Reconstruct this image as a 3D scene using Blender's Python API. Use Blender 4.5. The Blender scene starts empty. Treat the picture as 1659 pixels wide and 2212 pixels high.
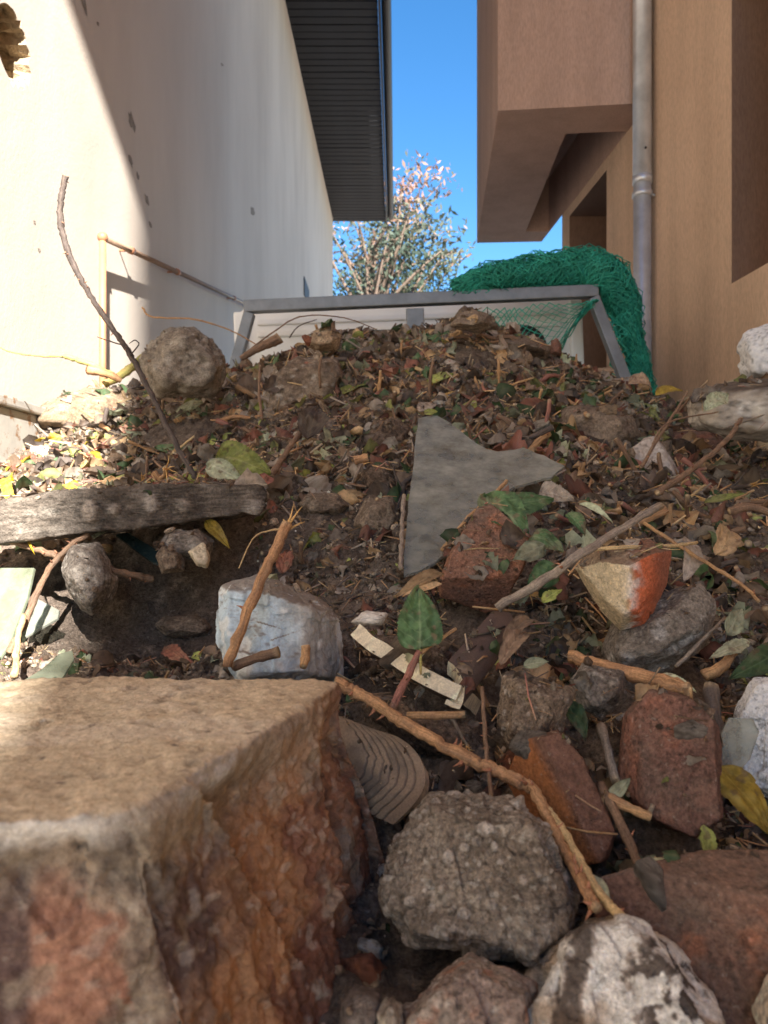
import bpy, bmesh, math, random
import numpy as np
from mathutils import Vector, Matrix, Quaternion
from mathutils.bvhtree import BVHTree

random.seed(7)
RNG = np.random.default_rng(7)
scene = bpy.context.scene
C = scene.collection
R = math.radians

# ------------------------------------------------------------------ camera, sky, sun, exposure
CAMZ = 1.2
FPX = 1597.0            # focal length in units of a 1659 x 2212 picture
cam_d = bpy.data.cameras.new('camera')
cam = bpy.data.objects.new('camera', cam_d)
C.objects.link(cam)
cam.location = (0, 0, CAMZ)
cam.rotation_euler = (R(90), 0, 0)
cam_d.sensor_fit = 'VERTICAL'
cam_d.sensor_height = 36.0
cam_d.lens = 26.0
cam_d.clip_start = 0.02
cam_d.clip_end = 800
cam_d.dof.use_dof = True
cam_d.dof.focus_distance = 1.0
cam_d.dof.aperture_fstop = 10.0
scene.camera = cam

SUN_EL = 33.0
SUN_H = Vector((0.287, -0.958))           # horizontal direction towards the sun
world = bpy.data.worlds.new('World')
scene.world = world
world.use_nodes = True
wn = world.node_tree
for n in list(wn.nodes):
    wn.nodes.remove(n)
sky = wn.nodes.new('ShaderNodeTexSky')
sky.sky_type = 'NISHITA'
sky.sun_disc = False
sky.sun_elevation = R(SUN_EL)
sky.sun_rotation = math.atan2(SUN_H.x, SUN_H.y)
sky.air_density = 1.0
sky.dust_density = 0.0
sky.ozone_density = 2.2
bg = wn.nodes.new('ShaderNodeBackground')
bg.inputs['Strength'].default_value = 0.058
wo = wn.nodes.new('ShaderNodeOutputWorld')
sat = wn.nodes.new('ShaderNodeHueSaturation')
sat.inputs['Saturation'].default_value = 1.3
wn.links.new(sky.outputs[0], sat.inputs['Color'])
wn.links.new(sat.outputs[0], bg.inputs[0])
wn.links.new(bg.outputs[0], wo.inputs[0])

sun_d = bpy.data.lights.new('sun', 'SUN')
sun_d.energy = 5.0
sun_d.angle = R(0.53)
sun_d.color = (1.0, 0.945, 0.87)
sun = bpy.data.objects.new('sun', sun_d)
C.objects.link(sun)
sd = Vector((SUN_H.x, SUN_H.y, math.tan(R(SUN_EL)))).normalized()
sun.rotation_euler = sd.to_track_quat('Z', 'Y').to_euler()
sun.location = (6, -20, 18)

scene.view_settings.view_transform = 'Standard'
scene.view_settings.look = 'None'
scene.view_settings.gamma = 1.0
scene.view_settings.use_curve_mapping = False
scene.view_settings.exposure = 2.3
scene.cycles.max_bounces = 8
scene.cycles.diffuse_bounces = 5

# ------------------------------------------------------------------ helpers
def pt(px, py, d):
    """a spot seen at (px, py) of the 1659 x 2212 picture, d metres deep"""
    return np.array(((px - 829.5) / FPX * d, d, CAMZ + (1106.0 - py) / FPX * d))

def smooth(a, b, x):
    t = np.clip((x - a) / (b - a), 0, 1)
    return t * t * (3 - 2 * t)

def _hash(ix, iy, iz, s):
    h = (ix.astype(np.int64) * 374761393 + iy.astype(np.int64) * 668265263 + iz.astype(np.int64) * 2147483647 + s * 974711) & 0x7fffffff
    h = ((h ^ (h >> 13)) * 1274126177) & 0x7fffffff
    return ((h ^ (h >> 16)) & 0xffff) / 65535.0

def vnoise(P, seed=0):
    """value noise in -1..1"""
    P = np.asarray(P, float)
    I = np.floor(P).astype(np.int64)
    F = P - I
    F = F * F * F * (F * (F * 6 - 15) + 10)
    x, y, z = I[:, 0], I[:, 1], I[:, 2]
    fx, fy, fz = F[:, 0], F[:, 1], F[:, 2]
    def h(a, b, c): return _hash(x + a, y + b, z + c, seed)
    x00 = h(0,0,0) * (1-fx) + h(1,0,0) * fx
    x10 = h(0,1,0) * (1-fx) + h(1,1,0) * fx
    x01 = h(0,0,1) * (1-fx) + h(1,0,1) * fx
    x11 = h(0,1,1) * (1-fx) + h(1,1,1) * fx
    y0 = x00 * (1-fy) + x10 * fy
    y1 = x01 * (1-fy) + x11 * fy
    return (y0 * (1-fz) + y1 * fz) * 2 - 1

def fbm(P, oct=4, seed=0, gain=0.5, lac=2.03):
    s = np.zeros(len(P)); a = 1.0; t = 0.0
    P = np.asarray(P, float) + seed * 17.31
    for i in range(oct):
        s += a * vnoise(P, seed + i * 31); t += a
        P = P * lac + 11.7; a *= gain
    return s / t

def ridged(P, oct=3, seed=0):
    s = np.zeros(len(P)); a = 1.0; t = 0
    for i in range(oct):
        s += a * (1 - np.abs(vnoise(P, seed + i * 13)) * 2); t += a
        P = P * 2.1 + 5.3; a *= 0.5
    return s / t

def facet(P, scale, seed=0):
    """broken-stone relief: every irregular cell gets its own height and tilt"""
    Q = np.asarray(P, float) * scale; I = np.floor(Q).astype(np.int64)
    best = np.full(len(Q), 1e9); val = np.zeros(len(Q))
    for dx in (-1, 0, 1):
        for dy in (-1, 0, 1):
            for dz in (-1, 0, 1):
                x, y, z = I[:, 0] + dx, I[:, 1] + dy, I[:, 2] + dz
                c = np.stack([x + _hash(x, y, z, seed + 1), y + _hash(x, y, z, seed + 2), z + _hash(x, y, z, seed + 3)], 1)
                d = Q - c; r = np.einsum('ij,ij->i', d, d)
                t = np.stack([_hash(x, y, z, seed + 4), _hash(x, y, z, seed + 5), _hash(x, y, z, seed + 6)], 1) * 2 - 1
                v = (_hash(x, y, z, seed + 7) * 2 - 1) * .45 + np.einsum('ij,ij->i', d, t) * .9
                m = r < best
                best = np.where(m, r, best); val = np.where(m, v, val)
    return val

def vnormals(V, F):
    tri = V[F]
    n = np.cross(tri[:, 1] - tri[:, 0], tri[:, 2] - tri[:, 0])
    N = np.zeros_like(V)
    for k in range(3):
        np.add.at(N, F[:, k], n)
    return N / np.maximum(np.linalg.norm(N, axis=1, keepdims=True), 1e-12)

_ico = {}
def ico(n):
    if n not in _ico:
        bm = bmesh.new()
        bmesh.ops.create_icosphere(bm, subdivisions=n, radius=1)
        V = np.array([v.co[:] for v in bm.verts]); F = np.array([[v.index for v in f.verts] for f in bm.faces])
        bm.free(); _ico[n] = (V, F)
    return _ico[n]

GAIN = {}
def make_mesh(name, V, F, mat=None, col=None, smooth_shade=True, axis=None):
    """F: int array (n,3)/(n,4) or list of lists"""
    me = bpy.data.meshes.new(name)
    if isinstance(F, np.ndarray):
        k = F.shape[1]
        me.vertices.add(len(V)); me.vertices.foreach_set('co', np.asarray(V, np.float32).ravel())
        me.loops.add(F.size); me.loops.foreach_set('vertex_index', F.astype(np.int32).ravel())
        me.polygons.add(len(F))
        me.polygons.foreach_set('loop_start', np.arange(0, F.size, k, dtype=np.int32))
        me.update(calc_edges=True)
    else:
        me.from_pydata([tuple(v) for v in V], [], F)
    if smooth_shade:
        me.polygons.foreach_set('use_smooth', np.ones(len(me.polygons), bool))
    if col is not None:
        a = me.color_attributes.new('Col', 'FLOAT_COLOR', 'POINT')
        cc = np.ones((len(V), 4), np.float32); cc[:, :3] = np.clip(col * GAIN.get(mat.name if mat else '', 1.0), 0.003, 0.82)
        a.data.foreach_set('color', cc.ravel())
    if axis is not None:
        a = me.attributes.new('Axis', 'FLOAT_VECTOR', 'POINT'); a.data.foreach_set('vector', np.asarray(axis, np.float32).ravel())
    me.update()
    if mat: me.materials.append(mat)
    return me

def link(name, data, parent=None, loc=None):
    o = bpy.data.objects.new(name, data)
    C.objects.link(o)
    if parent is not None: o.parent = parent
    if loc is not None: o.location = loc
    return o

def tag(o, label=None, cat=None, group=None, kind=None):
    if label: o['label'] = label
    if cat: o['category'] = cat
    if group: o['group'] = group
    if kind: o['kind'] = kind
    return o

def empty(name, loc=(0, 0, 0)):
    o = bpy.data.objects.new(name, None); C.objects.link(o); o.location = loc
    o.empty_display_size = 0.05
    return o

def mb_box(bm, a, b):
    (x0, y0, z0), (x1, y1, z1) = a, b
    v = [bm.verts.new(p) for p in ((x0,y0,z0),(x1,y0,z0),(x1,y1,z0),(x0,y1,z0),(x0,y0,z1),(x1,y0,z1),(x1,y1,z1),(x0,y1,z1))]
    for f in ((0,3,2,1),(4,5,6,7),(0,1,5,4),(1,2,6,5),(2,3,7,6),(3,0,4,7)):
        bm.faces.new([v[i] for i in f])
    return v

def bm_obj(name, bm, mat, parent=None, bevel=0.0, smooth_shade=False, loc=None):
    if bevel:
        bmesh.ops.bevel(bm, geom=bm.edges[:], offset=bevel, segments=2, affect='EDGES', profile=0.6)
    bmesh.ops.recalc_face_normals(bm, faces=bm.faces[:])
    me = bpy.data.meshes.new(name); bm.to_mesh(me); bm.free()
    me.materials.append(mat)
    if smooth_shade:
        me.polygons.foreach_set('use_smooth', np.ones(len(me.polygons), bool))
    return link(name, me, parent, loc)

def box(name, a, b, mat, parent=None, bevel=0.0):
    bm = bmesh.new(); mb_box(bm, a, b)
    return bm_obj(name, bm, mat, parent, bevel)

def tube_arrays(P, rad, sides=8, caps=True, wob=0.0, seed=0):
    P = np.asarray(P, float); n = len(P)
    rad = np.broadcast_to(np.asarray(rad, float), (n,))
    T = np.gradient(P, axis=0); T /= np.maximum(np.linalg.norm(T, axis=1, keepdims=True), 1e-9)
    up = np.array((0.13, 0.31, 0.94))
    if abs(T[0] @ up) > 0.9: up = np.array((0.95, 0.1, 0.2))
    U = np.cross(T[0], up); U /= np.linalg.norm(U)
    V = []; ang = np.linspace(0, 2*np.pi, sides, endpoint=False)
    rg = np.random.default_rng(seed)
    for i in range(n):
        U = U - T[i] * (U @ T[i]); U /= np.linalg.norm(U)
        W = np.cross(T[i], U)
        rr = rad[i] * (1 + wob * rg.uniform(-1, 1, sides))
        V.append(P[i] + (np.cos(ang) * rr)[:, None] * U + (np.sin(ang) * rr)[:, None] * W)
    V = np.concatenate(V)
    F = []
    for i in range(n - 1):
        a = i * sides; b = a + sides
        for k in range(sides):
            k2 = (k + 1) % sides
            F.append((a + k, a + k2, b + k2)); F.append((a + k, b + k2, b + k))
    if caps:
        c0 = len(V); V = np.concatenate([V, P[:1], P[-1:]])
        for k in range(sides):
            k2 = (k + 1) % sides
            F.append((c0, k2, k)); e = (n - 1) * sides
            F.append((c0 + 1, e + k, e + k2))
    return V, np.array(F)

def catmull(P, n):
    P = np.asarray(P, float)
    if len(P) == 2:
        t = np.linspace(0, 1, n)[:, None]; return P[0] * (1 - t) + P[1] * t
    Q = np.concatenate([[2*P[0]-P[1]], P, [2*P[-1]-P[-2]]])
    out = []; m = len(P) - 1
    for t in np.linspace(0, m - 1e-6, n):
        i = int(t); f = t - i
        a, b, c, d = Q[i], Q[i+1], Q[i+2], Q[i+3]
        out.append(0.5 * (2*b + (c-a)*f + (2*a-5*b+4*c-d)*f*f + (3*b-a-3*c+d)*f**3))
    return np.array(out)

# ------------------------------------------------------------------ materials
def new_mat(name):
    m = bpy.data.materials.new(name); m.use_nodes = True
    nt = m.node_tree
    for n in list(nt.nodes): nt.nodes.remove(n)
    out = nt.nodes.new('ShaderNodeOutputMaterial')
    b = nt.nodes.new('ShaderNodeBsdfPrincipled')
    nt.links.new(b.outputs[0], out.inputs[0])
    return m, nt, b, out

def N(nt, kind, **kw):
    n = nt.nodes.new(kind)
    for k, v in kw.items():
        if k in n.inputs: n.inputs[k].default_value = v
        else: setattr(n, k, v)
    return n

def mixc(nt, blend, fac, a, b):
    m = nt.nodes.new('ShaderNodeMix'); m.data_type = 'RGBA'; m.blend_type = blend; m.clamp_factor = True
    def s(i, x):
        if hasattr(x, 'links') or hasattr(x, 'is_output'): nt.links.new(x, m.inputs[i])
        else: m.inputs[i].default_value = x if not isinstance(x, tuple) else (*x, 1) if len(x) == 3 else x
    s(0, fac); s(6, a); s(7, b)
    return m.outputs[2]

def ramp(nt, src, stops):
    r = nt.nodes.new('ShaderNodeValToRGB')
    while len(r.color_ramp.elements) < len(stops): r.color_ramp.elements.new(0.5)
    for e, (p, c) in zip(r.color_ramp.elements, stops):
        e.position = p; e.color = (*c, 1) if isinstance(c, tuple) else (c, c, c, 1)
    nt.links.new(src, r.inputs[0])
    return r.outputs[0]

def noise(nt, vec, scale, detail=5, rough=0.6):
    n = N(nt, 'ShaderNodeTexNoise', Scale=scale, Detail=detail, Roughness=rough)
    nt.links.new(vec, n.inputs['Vector'])
    return n.outputs['Fac']

def bump(nt, b, hgt, strength, dist, prev=None):
    bp = N(nt, 'ShaderNodeBump', Strength=strength, Distance=dist)
    nt.links.new(hgt, bp.inputs['Height'])
    if prev is not None: nt.links.new(prev, bp.inputs['Normal'])
    nt.links.new(bp.outputs[0], b.inputs['Normal'])
    return bp.outputs[0]

def col_mat(name, fine=500.0, var=0.45, bscale=260.0, bstr=0.6, bdist=0.002, rough=0.92, spec=0.25, speck=0.0):
    """colour stored on the vertices, fine grain and relief from noise"""
    m, nt, b, out = new_mat(name)
    tc = nt.nodes.new('ShaderNodeTexCoord').outputs['Object']
    at = N(nt, 'ShaderNodeAttribute', attribute_name='Col').outputs['Color']
    nz = noise(nt, tc, fine, 4, 0.7)
    g = ramp(nt, nz, [(0.25, 1 - var), (0.5, 1.0), (0.75, 1 + var)])
    c = mixc(nt, 'MULTIPLY', 1.0, at, g)
    if speck:
        n2 = noise(nt, tc, fine * 0.8, 2, 0.5)
        s = ramp(nt, n2, [(0.66, 0.0), (0.74, speck)])
        c = mixc(nt, 'MIX', s, c, (0.55, 0.5, 0.43))
    nt.links.new(c, b.inputs['Base Color'])
    b.inputs['Roughness'].default_value = rough
    b.inputs['Specular IOR Level'].default_value = spec
    h = noise(nt, tc, bscale * 0.45, 6, 0.75)
    p0 = bump(nt, b, h, min(1.0, bstr * 1.2), bdist * 1.6)
    vo = N(nt, 'ShaderNodeTexVoronoi', Scale=bscale * 2.2); nt.links.new(tc, vo.inputs['Vector'])
    p1 = bump(nt, b, vo.outputs['Distance'], bstr * 0.7, bdist * 0.5, p0)
    bump(nt, b, noise(nt, tc, bscale * 3.0, 4, 0.7), bstr, bdist * 0.45, p1)
    return m

M = {}
M['stone'] = col_mat('weathered_stone', 210, 0.55, 170, 0.9, 0.004, speck=0.2)
M['block'] = col_mat('block_render', 230, 0.35, 170, 0.5, 0.0025, speck=0.12)
M['concrete'] = col_mat('old_concrete', 240, 0.6, 200, 1.0, 0.004, speck=0.4)
M['brick'] = col_mat('red_brick', 260, 0.5, 240, 0.8, 0.003, speck=0.25)
M['soil'] = col_mat('dark_soil', 170, 0.7, 150, 1.0, 0.008, speck=0.4)
M['plaster'] = col_mat('painted_plaster', 380, 0.2, 260, 0.5, 0.0015, rough=0.8)
M['foam'] = col_mat('foam', 300, 0.12, 190, 0.8, 0.003, rough=0.75)
M['ceramic'] = col_mat('stoneware', 500, 0.3, 350, 0.35, 0.001, rough=0.6, spec=0.4)
M['twig'] = col_mat('twig_bark', 420, 0.4, 350, 0.5, 0.001, rough=0.8)
def bark_streaks(m):
    nt = m.node_tree; b = next(n for n in nt.nodes if n.type == 'BSDF_PRINCIPLED')
    ax = N(nt, 'ShaderNodeAttribute', attribute_name='Axis').outputs['Vector']
    src = b.inputs['Base Color'].links[0].from_socket
    st = ramp(nt, noise(nt, ax, 2.6, 6, 0.7), [(0.3, 0.42), (0.48, 0.95), (0.7, 1.45)])
    c = mixc(nt, 'MULTIPLY', 1.0, src, st)
    pa = ramp(nt, noise(nt, ax, 0.9, 4, 0.6), [(0.52, 0.0), (0.66, 0.4)])
    c = mixc(nt, 'MIX', pa, c, (0.20, 0.155, 0.115))
    nt.links.new(c, b.inputs['Base Color'])
    old = b.inputs['Normal'].links[0].from_socket
    bump(nt, b, noise(nt, ax, 4.0, 4, 0.7), 0.8, 0.0012, old)
bark_streaks(M['twig'])
GAIN.update({'block_render': 1.6, 'weathered_stone': 1.6, 'old_concrete': 1.7, 'red_brick': 1.6, 'dark_soil': 2.8, 'painted_plaster': 1.3, 'stoneware': 1.5, 'leaf_skin': 1.65, 'twig_bark': 1.5, 'foam': 1.0})

def leaf_mat(name):
    m, nt, b, out = new_mat(name)
    tc = nt.nodes.new('ShaderNodeTexCoord').outputs['Object']
    at = N(nt, 'ShaderNodeAttribute', attribute_name='Col').outputs['Color']
    oi = nt.nodes.new('ShaderNodeObjectInfo').outputs['Random']
    hs = N(nt, 'ShaderNodeHueSaturation')
    mr = N(nt, 'ShaderNodeMapRange'); nt.links.new(oi, mr.inputs[0]); mr.inputs[3].default_value = 0.55; mr.inputs[4].default_value = 1.5
    nt.links.new(mr.outputs[0], hs.inputs['Value'])
    nz = noise(nt, tc, 120, 4, 0.65)
    g = ramp(nt, nz, [(0.3, 0.6), (0.5, 1.0), (0.75, 1.3)])
    c = mixc(nt, 'MULTIPLY', 1.0, at, g)
    nt.links.new(c, hs.inputs['Color'])
    nt.links.new(hs.outputs[0], b.inputs['Base Color'])
    b.inputs['Roughness'].default_value = 0.62
    b.inputs['Specular IOR Level'].default_value = 0.35
    h = noise(nt, tc, 160, 3, 0.5)
    bump(nt, b, h, 0.4, 0.0015)
    tr = nt.nodes.new('ShaderNodeBsdfTranslucent')
    nt.links.new(hs.outputs[0], tr.inputs[0])
    mx = N(nt, 'ShaderNodeMixShader'); mx.inputs[0].default_value = 0.25
    nt.links.new(b.outputs[0], mx.inputs[1]); nt.links.new(tr.outputs[0], mx.inputs[2])
    nt.links.new(mx.outputs[0], out.inputs[0])
    return m
M['leaf'] = leaf_mat('leaf_skin')

def plain_mat(name, color, rough=0.6, metal=0.0, var=0.15, vscale=6.0, bscale=60.0, bstr=0.15, bdist=0.002, spec=0.4, rust=None, vec_scale=None):
    m, nt, b, out = new_mat(name)
    tc = nt.nodes.new('ShaderNodeTexCoord').outputs['Object']
    if vec_scale:
        mp = N(nt, 'ShaderNodeMapping'); mp.inputs['Scale'].default_value = vec_scale
        nt.links.new(tc, mp.inputs[0]); tc = mp.outputs[0]
    nz = noise(nt, tc, vscale, 6, 0.6)
    g = ramp(nt, nz, [(0.3, 1 - var), (0.7, 1 + var)])
    c = mixc(nt, 'MULTIPLY', 1.0, tuple(color), g)
    if rust:
        r = ramp(nt, noise(nt, tc, vscale * 2.3, 6, 0.7), [(rust[1], 0.0), (rust[1] + 0.08, 1.0)])
        c = mixc(nt, 'MIX', r, c, tuple(rust[0]))
    nt.links.new(c, b.inputs['Base Color'])
    b.inputs['Roughness'].default_value = rough; b.inputs['Metallic'].default_value = metal
    b.inputs['Specular IOR Level'].default_value = spec
    bump(nt, b, noise(nt, tc, bscale, 5, 0.6), bstr, bdist)
    return m

def wall_plaster():
    m, nt, b, out = new_mat('white_wall_plaster')
    tc = nt.nodes.new('ShaderNodeTexCoord').outputs['Object']
    mp = N(nt, 'ShaderNodeMapping'); mp.inputs['Scale'].default_value = (1, 1, 0.35); nt.links.new(tc, mp.inputs[0])
    g = ramp(nt, noise(nt, mp.outputs[0], 0.9, 7, 0.6), [(0.3, (0.50, 0.435, 0.375)), (0.55, (0.60, 0.53, 0.46)), (0.75, (0.65, 0.585, 0.51))])
    st = ramp(nt, noise(nt, mp.outputs[0], 2.2, 5, 0.7), [(0.56, 0.0), (0.75, 0.22)])
    c = mixc(nt, 'MIX', st, g, (0.5, 0.46, 0.43))
    nt.links.new(c, b.inputs['Base Color']); b.inputs['Roughness'].default_value = 0.9
    b.inputs['Specular IOR Level'].default_value = 0.2
    p = bump(nt, b, noise(nt, tc, 60, 5, 0.6), 0.22, 0.005)
    bump(nt, b, noise(nt, tc, 4, 3, 0.5), 0.12, 0.03, p)
    return m
M['wall_white'] = wall_plaster()

def stucco(name, c0, c1):
    m, nt, b, out = new_mat(name)
    tc = nt.nodes.new('ShaderNodeTexCoord').outputs['Object']
    mp = N(nt, 'ShaderNodeMapping'); mp.inputs['Scale'].default_value = (1, 1, 0.22); nt.links.new(tc, mp.inputs[0])
    g = ramp(nt, noise(nt, tc, 1.3, 5, 0.6), [(0.3, c0), (0.7, c1)])
    gr = ramp(nt, noise(nt, mp.outputs[0], 150, 3, 0.6), [(0.35, 0.85), (0.6, 1.05)])
    mp2 = N(nt, 'ShaderNodeMapping'); mp2.inputs['Scale'].default_value = (3, 3, 0.25); nt.links.new(tc, mp2.inputs[0])
    dr = ramp(nt, noise(nt, mp2.outputs[0], 2.0, 6, 0.65), [(0.3, 0.86), (0.6, 1.04)])
    c = mixc(nt, 'MULTIPLY', 1.0, mixc(nt, 'MULTIPLY', 1.0, g, gr), dr)
    nt.links.new(c, b.inputs['Base Color']); b.inputs['Roughness'].default_value = 0.92
    b.inputs['Specular IOR Level'].default_value = 0.15
    p = bump(nt, b, noise(nt, mp.outputs[0], 150, 3, 0.6), 0.6, 0.004)
    bump(nt, b, noise(nt, tc, 400, 3, 0.6), 0.3, 0.0015, p)
    return m
M['stucco'] = stucco('tan_stucco', (0.62, 0.43, 0.295), (0.68, 0.485, 0.335))
M['stucco_shade'] = stucco('bay_shade_stucco', (0.44, 0.295, 0.225), (0.48, 0.325, 0.25))  # tan stucco darkened for the bay: its shade is put into the colour

M['reveal_shade'] = stucco('reveal_shade_stucco', (0.19, 0.115, 0.08), (0.22, 0.135, 0.095))  # recess shade painted in as a darker stucco colour
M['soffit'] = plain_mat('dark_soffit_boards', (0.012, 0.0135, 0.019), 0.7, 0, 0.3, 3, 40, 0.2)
M['dark_metal'] = plain_mat('dark_gutter', (0.03, 0.028, 0.03), 0.5, 0.2)
M['roof_tile'] = plain_mat('roof_tile', (0.33, 0.11, 0.06), 0.85, 0, 0.3, 4, 30, 0.4, 0.02)
M['zinc'] = plain_mat('zinc', (0.62, 0.64, 0.66), 0.38, 0.55, 0.2, 9, 80, 0.1)
M['steel'] = plain_mat('galvanised_steel', (0.19, 0.205, 0.22), 0.5, 0.4, 0.2, 14, 120, 0.15, rust=((0.17, 0.085, 0.045), 0.66))
M['rust_paint'] = plain_mat('rusty_painted_steel', (0.42, 0.40, 0.36), 0.7, 0.1, 0.2, 8, 80, 0.3, rust=((0.26, 0.15, 0.08), 0.55))
M['cream_paint'] = plain_mat('cream_painted_steel', (0.50, 0.42, 0.30), 0.6, 0.0, 0.15, 8, 80, 0.2, rust=((0.22, 0.13, 0.08), 0.68))
M['white_car'] = plain_mat('white_car_paint', (0.74, 0.75, 0.73), 0.32, 0.0, 0.06, 5, 40, 0.02)
M['rubber'] = plain_mat('rubber', (0.02, 0.02, 0.02), 0.75)
M['gas_pipe'] = plain_mat('copper_brown_paint', (0.42, 0.19, 0.10), 0.5, 0.0, 0.2, 12, 90, 0.1)
M['pipe_grey'] = plain_mat('brown_grey_pipe_paint', (0.25, 0.17, 0.12), 0.5, 0.0, 0.2, 12, 90, 0.1)
M['net'] = plain_mat('green_net_cord', (0.035, 0.36, 0.26), 0.55, 0, 0.25, 20, 300, 0.3)
M['brown_door'] = plain_mat('dark_brown_door', (0.09, 0.05, 0.035), 0.5, 0, 0.2, 5)
M['ground'] = plain_mat('yard_ground', (0.36, 0.32, 0.27), 0.95, 0, 0.3, 3, 60, 0.6, 0.02)
M['raw_mortar'] = plain_mat('raw_mortar', (0.42, 0.33, 0.22), 0.95, 0, 0.4, 20, 90, 1.0, 0.01)
M['chip'] = plain_mat('bare_plaster', (0.26, 0.22, 0.18), 0.95, 0, 0.3, 30, 90, 0.6, 0.003)
M['bark'] = plain_mat('tree_bark', (0.14, 0.10, 0.075), 0.9, 0, 0.3, 20, 60, 0.6, 0.01)

def glass_mat(name, tint, dust, lo, hi):
    m, nt, b, out = new_mat(name)
    nt.nodes.remove(b)
    tc = nt.nodes.new('ShaderNodeTexCoord').outputs['Object']
    d = N(nt, 'ShaderNodeBsdfDiffuse'); 
    nzc = ramp(nt, noise(nt, tc, 22, 8, 0.7), [(0.32, (dust[0] * .55, dust[1] * .5, dust[2] * .42)), (0.5, dust), (0.68, tuple(min(1, x * 1.3) for x in dust))])
    sp = ramp(nt, noise(nt, tc, 500, 3, 0.6), [(0.62, 0.0), (0.7, 0.6)])
    c = mixc(nt, 'MIX', sp, nzc, (0.5, 0.48, 0.44))
    nt.links.new(c, d.inputs[0])
    gl = N(nt, 'ShaderNodeBsdfGlossy', Roughness=0.4)
    tr = N(nt, 'ShaderNodeBsdfTransparent'); tr.inputs[0].default_value = (*tint, 1)
    fr = N(nt, 'ShaderNodeFresnel', IOR=1.5)
    m1 = N(nt, 'ShaderNodeMixShader'); nt.links.new(fr.outputs[0], m1.inputs[0])
    nt.links.new(tr.outputs[0], m1.inputs[1]); nt.links.new(gl.outputs[0], m1.inputs[2])
    fac = ramp(nt, noise(nt, tc, 26, 10, 0.72), [(0.32, lo), (0.66, hi)])
    m2 = N(nt, 'ShaderNodeMixShader'); nt.links.new(fac, m2.inputs[0])
    nt.links.new(m1.outputs[0], m2.inputs[1]); nt.links.new(d.outputs[0], m2.inputs[2])
    nt.links.new(m2.outputs[0], out.inputs[0])
    return m
M['dusty_glass'] = glass_mat('dusty_glass', (0.85, 0.92, 0.90), (0.36, 0.36, 0.31), 0.22, 0.66)
M['green_glass'] = glass_mat('greenish_glass', (0.78, 0.92, 0.84), (0.28, 0.30, 0.22), 0.3, 0.6)
M['car_glass'] = plain_mat('car_window_glass', (0.02, 0.035, 0.035), 0.08, 0, 0.05, 5, 10, 0.0, spec=0.6)

# ------------------------------------------------------------------ ground
bm = bmesh.new()
bmesh.ops.create_grid(bm, x_segments=40, y_segments=40, size=400)
g = bm_obj('ground', bm, M['ground']); tag(g, kind='structure')

# ------------------------------------------------------------------ left house
WL = 1.40; WS = 0.0172                       # wall plane x = -WL + WS*y
def lw(y, z, off=0.0):                       # z above the camera
    return np.array((-WL + WS * y + off, y, CAMZ + z))

def wall_px(px, py, off=0.0):
    k = (px - 829.5) / FPX
    y = (-WL + off) / (k - WS)
    return lw(y, (1106 - py) / FPX * y, off)

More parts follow.
